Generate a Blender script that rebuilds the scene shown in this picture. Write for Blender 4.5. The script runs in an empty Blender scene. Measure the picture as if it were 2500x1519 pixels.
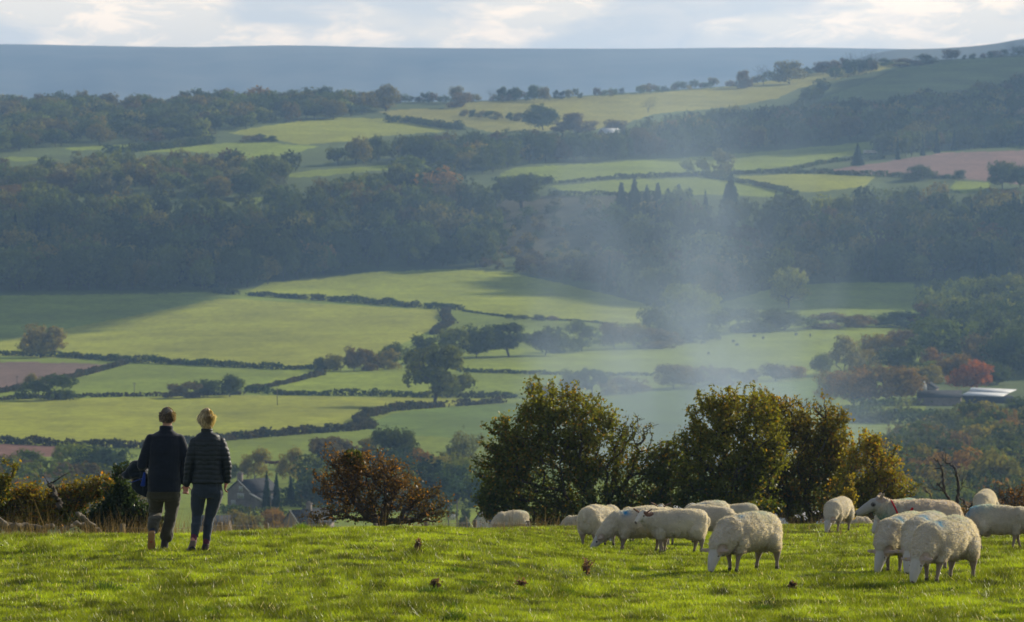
import bpy, math, random
import numpy as np
from mathutils import Vector, Matrix, Euler
from mathutils import noise as mnoise

SC = bpy.context.scene
COL = SC.collection
rnd = random.Random(7)
RNG = np.random.default_rng(11)

# ------------------------------------------------------------------ camera geometry (photo pixels, 2500 x 1519)
F = 13889.0; CX, CY = 1250.0, 759.5; Y0 = 450.0
TH = math.atan((CY - Y0) / F)
_c, _s = math.cos(TH), math.sin(TH)

def ray(x, y):
    """slopes (X per metre of depth, Z per metre of depth) of the sight line through a photo pixel"""
    x = np.asarray(x, float); y = np.asarray(y, float)
    u = CY - y
    fy = F * _c + u * _s
    fz = -F * _s + u * _c
    return (x - CX) / fy, fz / fy

def P(x, y, d):
    a, b = ray(x, y)
    return np.stack(np.broadcast_arrays(a * d, d + 0 * a, b * d), -1)

# ------------------------------------------------------------------ small numpy toolkit
def pchip(xs, ys):
    xs = np.array(xs, float); ys = np.array(ys, float)
    h = np.diff(xs); dl = np.diff(ys) / h
    m = np.zeros(len(xs)); m[0] = dl[0]; m[-1] = dl[-1]
    for i in range(1, len(xs) - 1):
        if dl[i-1] * dl[i] > 0:
            w1 = 2*h[i] + h[i-1]; w2 = h[i] + 2*h[i-1]
            m[i] = (w1 + w2) / (w1/dl[i-1] + w2/dl[i])
    def f(x):
        x = np.clip(np.asarray(x, float), xs[0], xs[-1])
        i = np.clip(np.searchsorted(xs, x) - 1, 0, len(xs) - 2)
        t = (x - xs[i]) / h[i]
        return ((1+2*t)*(1-t)**2*ys[i] + t*(1-t)**2*h[i]*m[i] + t*t*(3-2*t)*ys[i+1] + t*t*(t-1)*h[i]*m[i+1])
    return f

_g2 = np.random.default_rng(3).random((256, 256))
def vnoise(x, y, seed=0):
    x = np.asarray(x, float) + seed*17.3; y = np.asarray(y, float) + seed*9.1
    xi = np.floor(x).astype(int); yi = np.floor(y).astype(int)
    fx = x - xi; fy = y - yi
    fx = fx*fx*(3-2*fx); fy = fy*fy*(3-2*fy)
    g = lambda a, b: _g2[a & 255, b & 255]
    return ((g(xi,yi)*(1-fx)+g(xi+1,yi)*fx)*(1-fy) + (g(xi,yi+1)*(1-fx)+g(xi+1,yi+1)*fx)*fy)*2-1
def fbm(x, y, seed=0, o=4):
    r = 0; a = 1; t = 0
    for k in range(o):
        r = r + a*vnoise(np.asarray(x)*2**k, np.asarray(y)*2**k, seed+k*3); t += a; a *= .5
    return r/t
_g3 = np.random.default_rng(5).random((64, 64, 64))
def vnoise3(p):
    i = np.floor(p).astype(int); f = p - i; f = f*f*(3-2*f)
    r = 0
    for dx in (0,1):
        for dy in (0,1):
            for dz in (0,1):
                w = (f[:,0] if dx else 1-f[:,0])*(f[:,1] if dy else 1-f[:,1])*(f[:,2] if dz else 1-f[:,2])
                r = r + w*_g3[(i[:,0]+dx)&63, (i[:,1]+dy)&63, (i[:,2]+dz)&63]
    return r*2-1

def inpoly(x, y, poly):
    x = np.asarray(x, float); y = np.asarray(y, float)
    r = np.zeros(np.broadcast(x, y).shape, bool)
    n = len(poly)
    for i in range(n):
        x1, y1 = poly[i]; x2, y2 = poly[(i+1) % n]
        if y1 == y2: continue
        c = ((y1 > y) != (y2 > y)) & (x < (x2-x1)*(y-y1)/(y2-y1)+x1)
        r ^= c
    return r

def mesh(name, V, Fc, mats=(), smooth=False, mi=None, col=None):
    """V (n,3); Fc = (m,k) array or list of such arrays; col = per-vertex colour (n,3)"""
    me = bpy.data.meshes.new(name)
    V = np.asarray(V, np.float32)
    if not isinstance(Fc, (list, tuple)): Fc = [Fc]
    Fc = [np.asarray(f, np.int32) for f in Fc if len(f)]
    me.vertices.add(len(V)); me.vertices.foreach_set('co', V.ravel())
    loops = np.concatenate([f.ravel() for f in Fc])
    tot = np.concatenate([np.full(len(f), f.shape[1], np.int32) for f in Fc])
    st = np.concatenate([[0], np.cumsum(tot)[:-1]]).astype(np.int32)
    me.loops.add(len(loops)); me.loops.foreach_set('vertex_index', loops)
    me.polygons.add(len(tot)); me.polygons.foreach_set('loop_start', st); me.polygons.foreach_set('loop_total', tot)
    if mi is not None: me.polygons.foreach_set('material_index', np.asarray(mi, np.int32))
    for m in mats: me.materials.append(m)
    if col is not None:
        ca = me.color_attributes.new('tint', 'FLOAT_COLOR', 'POINT')
        c4 = np.ones((len(V), 4), np.float32); c4[:, :3] = col
        ca.data.foreach_set('color', c4.ravel())
    me.update(calc_edges=True)
    if smooth: me.polygons.foreach_set('use_smooth', np.ones(len(tot), bool))
    return me

def link(name, me, parent=None, loc=(0,0,0), rot=(0,0,0), sc=(1,1,1), **props):
    o = bpy.data.objects.new(name, me); COL.objects.link(o)
    o.location = loc; o.rotation_euler = rot; o.scale = sc
    if parent is not None: o.parent = parent
    for k, v in props.items():
        if v is not None: o[k] = v
    return o
def thing(name, label, category, loc=(0,0,0), rot=(0,0,0), sc=(1,1,1), group=None):
    return link(name, None, None, loc, rot, sc, label=label, category=category, group=group)
def tag(o, label=None, category=None, group=None, kind=None):
    for k, v in (('label', label), ('category', category), ('group', group), ('kind', kind)):
        if v is not None: o[k] = v
    return o

class MB:
    """collects shapes for one mesh"""
    def __init__(s): s.V = []; s.Q = []; s.T = []; s.n = 0; s.N = []
    def add(s, V, F):
        V = np.asarray(V, float).reshape(-1, 3); s.V.append(V)
        for f in F:
            f = [i + s.n for i in f]
            (s.Q if len(f) == 4 else s.T if len(f) == 3 else s.N).append(f)
        s.n += len(V)
    def addA(s, V, Fa):
        s.V.append(np.asarray(V, float)); Fa = np.asarray(Fa) + s.n
        (s.Q if Fa.shape[1] == 4 else s.T).extend(Fa.tolist()); s.n += len(V)
    def box(s, c, d, rz=0.0, M=None):
        v = np.array([(x,y,z) for x in (-.5,.5) for y in (-.5,.5) for z in (-.5,.5)])*np.array(d)
        if rz:
            cc, ss = math.cos(rz), math.sin(rz)
            v = np.stack([v[:,0]*cc - v[:,1]*ss, v[:,0]*ss + v[:,1]*cc, v[:,2]], 1)
        v = v + np.array(c)
        if M is not None: v = np.array([M @ Vector(p) for p in v])
        s.add(v, [(0,1,3,2),(4,6,7,5),(0,4,5,1),(2,3,7,6),(0,2,6,4),(1,5,7,3)])
    def tube(s, pts, rad, n=8, cap=True, flat=None):
        pts = np.asarray(pts, float); rad = np.broadcast_to(np.asarray(rad, float), (len(pts),))
        t = np.gradient(pts, axis=0); t /= np.linalg.norm(t, axis=1)[:, None] + 1e-12
        ref = np.array([0,0,1.]) if abs(t[0][2]) < .9 else np.array([1.,0,0])
        a = np.arange(n)*2*np.pi/n; V = []
        u = np.cross(t[0], ref); u /= np.linalg.norm(u)
        for i in range(len(pts)):
            u = u - t[i]*np.dot(u, t[i]); u /= np.linalg.norm(u)+1e-12
            w = np.cross(t[i], u)
            V.append(pts[i] + rad[i]*(np.cos(a)[:,None]*u + np.sin(a)[:,None]*w))
        k = len(pts); Fq = []
        for i in range(k-1):
            for j in range(n):
                Fq.append((i*n+j, i*n+(j+1)%n, (i+1)*n+(j+1)%n, (i+1)*n+j))
        V = list(np.concatenate(V))
        if cap:
            V.append(pts[0]); V.append(pts[-1])
            for j in range(n):
                Fq.append((k*n, (j+1)%n, j)); Fq.append((k*n+1, (k-1)*n+j, (k-1)*n+(j+1)%n))
        s.add(V, Fq)
    def ell(s, c, r, M=None, nu=16, nv=10):
        V = [(0,0,1.)]
        for i in range(1, nv):
            p = math.pi*i/nv
            for j in range(nu):
                q = 2*math.pi*j/nu; V.append((math.sin(p)*math.cos(q), math.sin(p)*math.sin(q), math.cos(p)))
        V.append((0,0,-1.)); V = np.array(V)*np.array(r)
        if M is not None: V = V @ np.array(M).T
        V = V + np.array(c); Fq = []
        for j in range(nu):
            Fq.append((0, 1+j, 1+(j+1)%nu))
            Fq.append((len(V)-1, 1+(nv-2)*nu+(j+1)%nu, 1+(nv-2)*nu+j))
        for i in range(nv-2):
            for j in range(nu):
                Fq.append((1+i*nu+j, 1+(i+1)*nu+j, 1+(i+1)*nu+(j+1)%nu, 1+i*nu+(j+1)%nu))
        s.add(V, Fq)
    def caps(s, pts, rad, n=14):
        """tapered chain with round joints and ends"""
        pts = [np.array(p, float) for p in pts]
        s.tube(pts, rad, n)
        for p, r in zip(pts, rad): s.ell(p, (r, r, r), nu=n, nv=8)
    def loft(s, rings, n=20):
        """rings: (centre, u-vector, v-vector)"""
        a = np.arange(n)*2*np.pi/n; V = []
        for c, u, v in rings:
            V.append(np.array(c) + np.cos(a)[:,None]*np.array(u) + np.sin(a)[:,None]*np.array(v))
        k = len(rings); Fq = [(i*n+j, i*n+(j+1)%n, (i+1)*n+(j+1)%n, (i+1)*n+j) for i in range(k-1) for j in range(n)]
        V = list(np.concatenate(V)); V.append(np.array(rings[0][0])); V.append(np.array(rings[-1][0]))
        for j in range(n):
            Fq.append((k*n, (j+1)%n, j)); Fq.append((k*n+1, (k-1)*n+j, (k-1)*n+(j+1)%n))
        s.add(V, Fq)
    def arrays(s):
        V = np.concatenate(s.V); fs = []
        if s.Q: fs.append(np.array(s.Q))
        if s.T: fs.append(np.array(s.T))
        return V, fs
    def mesh(s, name, mats=(), smooth=False, col=None):
        V, fs = s.arrays()
        by = {}
        for f in s.N: by.setdefault(len(f), []).append(f)
        fs += [np.array(v) for v in by.values()]
        return mesh(name, V, fs, mats, smooth, col=col)

def remeshed(mb, voxel, smooth=4, fac=.5):
    """one continuous surface out of overlapping closed shapes -> V, F, N"""
    me = mb.mesh('tmp'); o = link('tmp', me)
    r = o.modifiers.new('r', 'REMESH'); r.mode = 'VOXEL'; r.voxel_size = voxel; r.adaptivity = 0
    if smooth:
        m = o.modifiers.new('s', 'SMOOTH'); m.factor = fac; m.iterations = smooth
    dg = bpy.context.evaluated_depsgraph_get(); dg.update()
    me2 = bpy.data.meshes.new_from_object(o.evaluated_get(dg))
    V = np.empty(len(me2.vertices)*3, np.float32); me2.vertices.foreach_get('co', V)
    N = np.empty(len(me2.vertices)*3, np.float32); me2.vertices.foreach_get('normal', N)
    k = len(me2.polygons); L = np.empty(len(me2.loops), np.int32); me2.loops.foreach_get('vertex_index', L)
    T = np.empty(k, np.int32); me2.polygons.foreach_get('loop_total', T)
    S = np.empty(k, np.int32); me2.polygons.foreach_get('loop_start', S)
    q = T == 4; Fq = L[S[q][:, None] + np.arange(4)]; fs = [Fq]
    if (~q).any(): fs.append(L[S[~q & (T == 3)][:, None] + np.arange(3)])
    bpy.data.objects.remove(o); bpy.data.meshes.remove(me); bpy.data.meshes.remove(me2)
    return V.reshape(-1,3).astype(float), fs, N.reshape(-1,3).astype(float)

# ------------------------------------------------------------------ materials
def mat(name):
    m = bpy.data.materials.new(name); m.use_nodes = True
    nt = m.node_tree; nt.nodes.clear()
    out = nt.nodes.new('ShaderNodeOutputMaterial')
    return m, nt, out
def N(nt, t, **kw):
    n = nt.nodes.new(t)
    for k, v in kw.items():
        if k.startswith('_'): setattr(n, k[1:], v)
        else:
            key = int(k[1:]) if k[0] == 'i' and k[1:].isdigit() else k.replace('__', ' ')
            n.inputs[key].default_value = v
    return n
def mixc(nt, a, b, fac, mode='MIX'):
    n = nt.nodes.new('ShaderNodeMix'); n.data_type = 'RGBA'; n.blend_type = mode
    for i, v in ((0, fac), (6, a), (7, b)):
        if hasattr(v, 'links'): nt.links.new(v, n.inputs[i])
        elif i == 0: n.inputs[0].default_value = v
        else: n.inputs[i].default_value = (*v, 1) if len(v) == 3 else v
    return n.outputs[2]
def math_(nt, op, a, b=None, c=None):
    n = nt.nodes.new('ShaderNodeMath'); n.operation = op
    for i, v in enumerate((a, b, c)):
        if v is None: continue
        if hasattr(v, 'links'): nt.links.new(v, n.inputs[i])
        else: n.inputs[i].default_value = v
    return n.outputs[0]
def noise_(nt, scale, detail=4, rough=.55, coord='Object', stretch=None):
    tc = nt.nodes.new('ShaderNodeTexCoord'); n = N(nt, 'ShaderNodeTexNoise', Scale=scale, Detail=detail, Roughness=rough)
    v = tc.outputs[coord]
    if stretch:
        mp = N(nt, 'ShaderNodeMapping', Scale=stretch); nt.links.new(v, mp.inputs[0]); v = mp.outputs[0]
    nt.links.new(v, n.inputs['Vector'])
    return n.outputs[0]
def ramp(nt, v, stops):
    r = nt.nodes.new('ShaderNodeValToRGB'); nt.links.new(v, r.inputs[0])
    e = r.color_ramp.elements
    while len(e) < len(stops): e.new(.5)
    for k, (p, c) in enumerate(stops):
        e[k].position = p; e[k].color = (*c, 1) if len(c) == 3 else c
    return r.outputs[0]

def M_plain(name, c1, c2, scale=8, rough=.85, bump=0, bscale=None, spec=.3, metallic=0, sheen=0):
    m, nt, out = mat(name)
    nz = noise_(nt, scale)
    b = N(nt, 'ShaderNodeBsdfPrincipled', Roughness=rough, Metallic=metallic)
    b.inputs['Specular IOR Level'].default_value = spec
    b.inputs['Sheen Weight'].default_value = sheen
    nt.links.new(mixc(nt, c1, c2, ramp(nt, nz, [(.35,(0,0,0)),(.65,(1,1,1))])), b.inputs['Base Color'])
    if bump:
        bn = noise_(nt, bscale or scale*4); bp = N(nt, 'ShaderNodeBump', Strength=bump, Distance=.02)
        nt.links.new(bn, bp.inputs['Height']); nt.links.new(bp.outputs[0], b.inputs['Normal'])
    nt.links.new(b.outputs[0], out.inputs[0])
    return m

def M_leaf(name, source, trans=.4, gloss=0.0, rough=.45, tint=(1,1,1)):
    """foliage: colour of the plant (object colour or tint attribute) x per-leaf variation stored as attribute"""
    m, nt, out = mat(name)
    at = nt.nodes.new('ShaderNodeAttribute'); at.attribute_name = 'tint'
    col = at.outputs['Color']
    if source == 'object':
        oi = nt.nodes.new('ShaderNodeObjectInfo'); col = mixc(nt, col, oi.outputs['Color'], 1.0, 'MULTIPLY')
    if tint != (1,1,1): col = mixc(nt, col, tint, 1.0, 'MULTIPLY')
    d = N(nt, 'ShaderNodeBsdfDiffuse'); t = N(nt, 'ShaderNodeBsdfTranslucent')
    nt.links.new(col, d.inputs[0])
    tcol = mixc(nt, col, (1.25, 1.15, .55), 1.0, 'MULTIPLY'); nt.links.new(tcol, t.inputs[0])
    mx = N(nt, 'ShaderNodeMixShader', i0=trans); nt.links.new(d.outputs[0], mx.inputs[1]); nt.links.new(t.outputs[0], mx.inputs[2])
    sh = mx.outputs[0]
    if gloss:
        g = N(nt, 'ShaderNodeBsdfGlossy', Roughness=rough); g.inputs[0].default_value = (1,1,1,1)
        m2 = N(nt, 'ShaderNodeMixShader', i0=gloss); nt.links.new(sh, m2.inputs[1]); nt.links.new(g.outputs[0], m2.inputs[2]); sh = m2.outputs[0]
    nt.links.new(sh, out.inputs[0])
    return m

def M_tint(name, rough=.9, spec=.2, bump=0, bscale=60, sheen=0, nscale=30, namt=.25, bdist=.01):
    """principled, colour from the mesh's tint attribute with slight noise"""
    m, nt, out = mat(name)
    at = nt.nodes.new('ShaderNodeAttribute'); at.attribute_name = 'tint'
    nz = noise_(nt, nscale)
    v = math_(nt, 'MULTIPLY_ADD', nz, namt*2, 1-namt)
    cc = nt.nodes.new('ShaderNodeCombineColor')
    for i in range(3): nt.links.new(v, cc.inputs[i])
    b = N(nt, 'ShaderNodeBsdfPrincipled', Roughness=rough); b.inputs['Specular IOR Level'].default_value = spec
    b.inputs['Sheen Weight'].default_value = sheen
    nt.links.new(mixc(nt, at.outputs['Color'], cc.outputs[0], 1.0, 'MULTIPLY'), b.inputs['Base Color'])
    if bump:
        bn = noise_(nt, bscale, 3); bp = N(nt, 'ShaderNodeBump', Strength=bump, Distance=bdist)
        nt.links.new(bn, bp.inputs['Height']); nt.links.new(bp.outputs[0], b.inputs['Normal'])
    nt.links.new(b.outputs[0], out.inputs[0])
    return m

BARK = M_plain('bark', (.05,.04,.03), (.10,.085,.07), 3, .95, .4)
LEAF_OBJ = M_leaf('leaf_far', 'object', .35)
LEAF_TINT = M_leaf('leaf_tinted', 'mesh', .35)
LEAF_NEAR = M_leaf('leaf_near', 'mesh', .5, .02, .4)
BARK_FAR = M_plain('bark_far', (.05,.042,.035), (.11,.10,.08), .3, .95)

# ------------------------------------------------------------------ camera, sun, world
cam = bpy.data.cameras.new('camera'); camo = bpy.data.objects.new('camera', cam); COL.objects.link(camo)
cam.sensor_width = 36; cam.lens = 200.02; cam.clip_start = .5; cam.clip_end = 60000
camo.rotation_euler = (math.pi/2 - TH, 0, 0)
cam.dof.use_dof = True; cam.dof.focus_distance = 76; cam.dof.aperture_fstop = 8.0
SC.camera = camo
SUN_AZ = math.radians(50); SUN_EL = math.radians(24)      # azimuth right of the view direction
sundir = Vector((math.sin(SUN_AZ)*math.cos(SUN_EL), math.cos(SUN_AZ)*math.cos(SUN_EL), math.sin(SUN_EL)))
sl = bpy.data.lights.new('sun', 'SUN'); so = bpy.data.objects.new('sun', sl); COL.objects.link(so)
sl.energy = 5.0; sl.angle = math.radians(.55); sl.color = (1, .90, .72)
so.rotation_euler = sundir.to_track_quat('Z', 'Y').to_euler()

w = bpy.data.worlds.new('World'); SC.world = w; w.use_nodes = True
nt = w.node_tree; nt.nodes.clear()
out = nt.nodes.new('ShaderNodeOutputWorld'); bg = N(nt, 'ShaderNodeBackground', Strength=.12)
sky = nt.nodes.new('ShaderNodeTexSky'); sky.sky_type = 'NISHITA'; sky.sun_disc = False
sky.sun_elevation = SUN_EL; sky.sun_rotation = SUN_AZ; sky.air_density = 1.2; sky.dust_density = 1.5
tc = nt.nodes.new('ShaderNodeTexCoord')
mp = N(nt, 'ShaderNodeMapping', Scale=(1, 1, 3.2)); nt.links.new(tc.outputs['Generated'], mp.inputs[0])
# cloud decks: big soft grey sheets and brighter broken edges
n1 = N(nt, 'ShaderNodeTexNoise', Scale=26.0, Detail=3, Roughness=.5); nt.links.new(mp.outputs[0], n1.inputs['Vector'])
n2 = N(nt, 'ShaderNodeTexNoise', Scale=80.0, Detail=7, Roughness=.62, Distortion=.4); nt.links.new(mp.outputs[0], n2.inputs['Vector'])
SKYK = 1.0
grey = ramp(nt, n1.outputs[0], [(.46,(0,0,0)),(.56,(1,1,1))])
brk = ramp(nt, n2.outputs[0], [(.47,(0,0,0)),(.60,(1,1,1))])
base_c = mixc(nt, (11.8,10.2,8.2), (16.5,13.0,9.4), brk)
cl = mixc(nt, base_c, (7.3,7.4,7.4), math_(nt, 'MULTIPLY', grey, .8))
sx = nt.nodes.new('ShaderNodeSeparateXYZ'); nt.links.new(tc.outputs['Generated'], sx.inputs[0])
bank = ramp(nt, sx.outputs[2], [(.0,(.86,.86,.86)),(.05,(.8,.8,.8)),(.16,(.10,.10,.10)),(1,(.04,.04,.04))])
cm = mixc(nt, mixc(nt, sky.outputs[0], (.62,.62,.62), 1.0, 'MULTIPLY'), cl, bank)
nt.links.new(cm, bg.inputs[0]); nt.links.new(bg.outputs[0], out.inputs[0])

SC.view_settings.view_transform = 'Standard'; SC.view_settings.look = 'None'
SC.view_settings.exposure = .18; SC.view_settings.gamma = 1
cy = SC.cycles
cy.use_denoising = True
cy.max_bounces = 6; cy.diffuse_bounces = 2; cy.glossy_bounces = 2; cy.transmission_bounces = 3; cy.volume_bounces = 0; cy.transparent_max_bounces = 8
cy.sample_clamp_indirect = 4; cy.sample_clamp_direct = 12
# ------------------------------------------------------------------ terrain
_yd = [(1560,640),(1500,720),(1400,840),(1290,1000),(1250,1090),(1180,1250),(1060,1500),(990,1730),(900,2020),(860,2180),(800,2400),(735,2640),(690,2820),
       (640,2920),(560,3030),(450,3200),(400,3400),(340,3700),(280,4000),(240,4220),(200,4430),(150,4680),(100,4900),(60,5050)]
_yd = _yd[::-1]
D0 = pchip([a for a,b in _yd], [b for a,b in _yd])
_ys = np.arange(60, 1561, 1.0); _ds = D0(_ys)
_k = np.exp(-(np.arange(-40,41)/16.)**2); _k /= _k.sum()
_dsm = np.convolve(np.pad(_ds, 40, mode='reflect', reflect_type='odd'), _k, 'valid')
def D(x, y):
    base = np.interp(y, _ys, _dsm)
    return base*(1 + .010*vnoise(np.asarray(x)/420., np.asarray(y)/170., 2) + .004*vnoise(np.asarray(x)/150., np.asarray(y)/70., 5))
def y_at(x, d):
    base = np.interp(-np.asarray(d, float), -_dsm, _ys)
    y = base
    for _ in range(3):
        e = D(x, y) - d; g = (D(x, y+2) - D(x, y-2))/4.
        y = y - np.clip(e/g, -30, 30)
    return y
def G(x, y): return P(x, y, D(x, y))           # the ground point seen at a photo pixel

RX = [-2400,-600,0,450,900,1100,1400,1600,1800,2000,2150,2300,2500,3100,5000]
RY = [300,275,268,262,250,248,235,222,208,172,152,146,134,112,90]
ridge = pchip(RX, RY)

# fields: polygons on the ground, colour = the crop itself
GR = (.195,.245,.014); GR2 = (.165,.215,.016); GRY = (.250,.268,.018); GRB = (.120,.185,.026)
PL = (.165,.105,.080); FL = (.085,.115,.026)
FIELDS = [
 (GR2, [(-3000,1700),(-3000,725),(0,722),(300,718),(520,714),(640,702),(760,684),(900,664),(1100,658),(1250,665),(1360,690),(1480,718),(1600,750),(1760,740),(1900,700),(2050,690),(2230,690),(2250,760),(2260,1000),(2400,1050),(2600,1100),(5000,1200),(5000,1700)]),
 (GRY, [(-3000,860),(-3000,820),(0,835),(540,728),(900,748),(1080,757),(1065,800),(980,840),(900,888),(740,900),(330,885),(0,868)]),
 (PL, [(-900,880),(0,884),(150,886),(300,891),(240,909),(160,926),(0,960),(-900,1020)]),
 ((.17,.085,.06), [(-900,1075),(0,1084),(150,1090),(200,1096),(140,1114),(0,1120),(-900,1150)]),
 (GRY, [(-900,975),(0,976),(330,970),(600,965),(1000,970),(1250,974),(1060,995),(960,1002),(880,1022),(900,1045),(700,1062),(560,1074),(350,1094),(0,1082),(-900,1075)]),
 (GR, [(700,905),(900,888),(1000,870),(1100,860),(1300,850),(1700,833),(2000,806),(2200,792),(2250,800),(2100,860),(1950,925),(1600,918),(1350,915),(1110,908),(1060,966),(800,965),(620,955)]),
 (GRB, [(905,1034),(960,1008),(1060,998),(1200,988),(1500,975),(1600,950),(1800,945),(2000,925),(2050,940),(2040,985),(1900,1020),(1700,1080),(1300,1075),(1000,1064),(905,1052)]),
 ((.25,.285,.014), [(650,690),(760,684),(900,664),(1100,658),(1250,665),(1360,690),(1480,718),(1600,750),(1560,790),(1450,788),(1240,775),(1130,760),(900,742),(700,727),(600,715)]),
 (GRY, [(560,325),(620,312),(700,300),(830,287),(900,289),(1000,292),(1125,316),(1080,322),(960,330),(860,345),(740,354),(640,336)]),
 (GR, [(330,372),(420,362),(540,350),(640,348),(780,357),(700,380),(600,385),(480,372)]),
 (GR, [(150,362),(250,356),(330,352),(280,364),(180,368)]),
 (GR, [(0,384),(60,382),(150,390),(40,396)]), (GR, [(-100,330),(40,322),(160,318),(170,326),(60,336),(-100,342)]), (GR, [(300,305),(400,298),(520,296),(540,303),(420,310),(310,314)]),
 (GR, [(0,292),(40,288),(70,296),(20,302)]), (GR, [(120,280),(215,275),(225,290),(140,296)]),
 ((.27,.25,.035), [(920,272),(1000,266),(1080,266),(1110,251),(1350,240),(1600,226),(1800,210),(2000,176),(2130,158),(2240,152),(2200,162),(2060,190),(1950,215),(1900,240),(1780,262),(1600,278),(1530,300),(1450,318),(1200,322),(1100,304),(980,290)]),
 ((.12,.16,.03), [(1990,246),(2130,195),(2200,165),(2300,148),(2500,134),(3100,112),(5000,90),(5000,230),(2500,188),(2400,212),(2200,238),(2050,250)]),
 (GR2, [(2330,250),(2500,205),(2700,200),(2700,245),(2380,264)]),
 (GR, [(1205,440),(1230,420),(1260,410),(1560,392),(1750,380),(1900,367),(2160,343),(2165,352),(2100,376),(1990,395),(1800,425),(1700,428),(1500,436),(1340,447)]),
 (GR, [(1340,455),(1500,440),(1700,434),(1800,442),(1940,474),(1920,484),(1780,476),(1600,474),(1400,478)]),
 (GRY, [(1790,432),(1950,424),(2140,430),(2110,456),(2000,468),(1940,468),(1860,450)]),
 ((.21,.125,.10), [(1990,420),(2150,397),(2300,374),(2500,367),(2900,360),(2900,455),(2500,452),(2420,442),(2350,438),(2200,430)]),
 (GR, [(2330,442),(2430,447),(2400,464),(2350,472),(2320,460)]), (GR, [(2440,350),(2600,346),(2600,358),(2450,360)]),
 (GR, [(680,426),(780,414),(960,403),(980,412),(760,432),(690,434)]), (GR, [(575,492),(640,480),(655,490),(600,506)]),
 ((.070,.066,.034), [(1210,480),(1340,478),(1400,480),(1600,478),(1560,560),(1440,640),(1300,650),(1200,600)]),
]
NX, NY = 900, 820
gx = np.concatenate([np.linspace(-2400,-150,70,endpoint=False), np.linspace(-150,2650,NX-140), np.linspace(2654,5000,70)])
rows_lo = 1560; vv = np.linspace(0, 1, NY)
X = np.repeat(gx[None,:], NY, 0)
Yr = ridge(gx)[None,:]; Yp = rows_lo + (Yr - rows_lo)*vv[:,None]
XYZ = G(X, Yp)
colr = np.zeros((NY, len(gx), 3)); colr[:] = FL
nn = fbm(X/90., Yp/12., 8)[..., None]
for c, poly in FIELDS:
    m = inpoly(X + 3*vnoise(X/9., Yp/5., 1), Yp + 1.5*vnoise(X/12., Yp/6., 4), poly)
    colr[m] = np.array(c)
colr *= (1 + .22*nn)
# behind the ridge, falling away
extra = []; ec = []
ax, bz = ray(gx, ridge(gx)); dr = D(gx, ridge(gx))
for dd, dz in ((120,-6),(400,-45),(1200,-130),(2600,-150),(9500,-150)):
    extra.append(np.stack([ax*(dr+dd), dr+dd, bz*dr+dz], -1)); ec.append(np.full((len(gx),3), .05)*np.array([.9,1,.5]))
XYZ = np.concatenate([XYZ, np.array(extra)]); colr = np.concatenate([colr, np.array(ec)])
ny = len(XYZ); nx = len(gx)
ii = (np.arange(ny-1)[:,None]*nx + np.arange(nx-1)[None,:]).ravel()
Fq = np.stack([ii, ii+1, ii+nx+1, ii+nx], 1)
def M_ground():
    m, nt, out = mat('field_grass')
    at = nt.nodes.new('ShaderNodeAttribute'); at.attribute_name = 'tint'
    n1 = noise_(nt, .02, 6, .6); n2 = noise_(nt, .35, 5, .7, stretch=(1,.25,1))
    n3 = noise_(nt, .007, 4, .6, stretch=(1,.5,1)); v = math_(nt, 'MULTIPLY_ADD', n1, .8, .60); v2 = math_(nt, 'MULTIPLY_ADD', n2, 1.0, .50); v = math_(nt, 'MULTIPLY', math_(nt, 'MULTIPLY', v, v2), math_(nt, 'MULTIPLY_ADD', n3, .6, .70))
    cc = nt.nodes.new('ShaderNodeCombineColor')
    for i in range(3): nt.links.new(v, cc.inputs[i])
    tcw = nt.nodes.new('ShaderNodeTexCoord'); mpw = N(nt, 'ShaderNodeMapping', Rotation=(0,0,.9), Scale=(1,1,0)); nt.links.new(tcw.outputs['Object'], mpw.inputs[0])
    wv = N(nt, 'ShaderNodeTexWave', Scale=.035, Distortion=2.5, Detail=3); wv.inputs['Detail Scale'].default_value = .3; nt.links.new(mpw.outputs[0], wv.inputs['Vector'])
    v = math_(nt, 'MULTIPLY', v, math_(nt, 'MULTIPLY_ADD', math_(nt, 'POWER', wv.outputs[0], 4.0), -.16, 1.04))
    for i in range(3): nt.links.new(v, cc.inputs[i])
    b = N(nt, 'ShaderNodeBsdfPrincipled', Roughness=.95); b.inputs['Specular IOR Level'].default_value = .1
    nt.links.new(mixc(nt, mixc(nt, at.outputs['Color'], cc.outputs[0], 1.0, 'MULTIPLY'), (.30,.23,.12), ramp(nt, noise_(nt, .05, 7, .72), [(.60,(0,0,0)),(.80,(.35,.35,.35))])), b.inputs['Base Color'])
    bn = noise_(nt, .6, 5, .7); bp = N(nt, 'ShaderNodeBump', Strength=.8, Distance=.5)
    nt.links.new(bn, bp.inputs['Height']); nt.links.new(bp.outputs[0], b.inputs['Normal'])
    nt.links.new(b.outputs[0], out.inputs[0])
    return m
MG = M_ground()
terr = link('terrain', mesh('terrain', XYZ.reshape(-1,3), Fq, [MG], True, col=colr.reshape(-1,3)), kind='structure')

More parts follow.
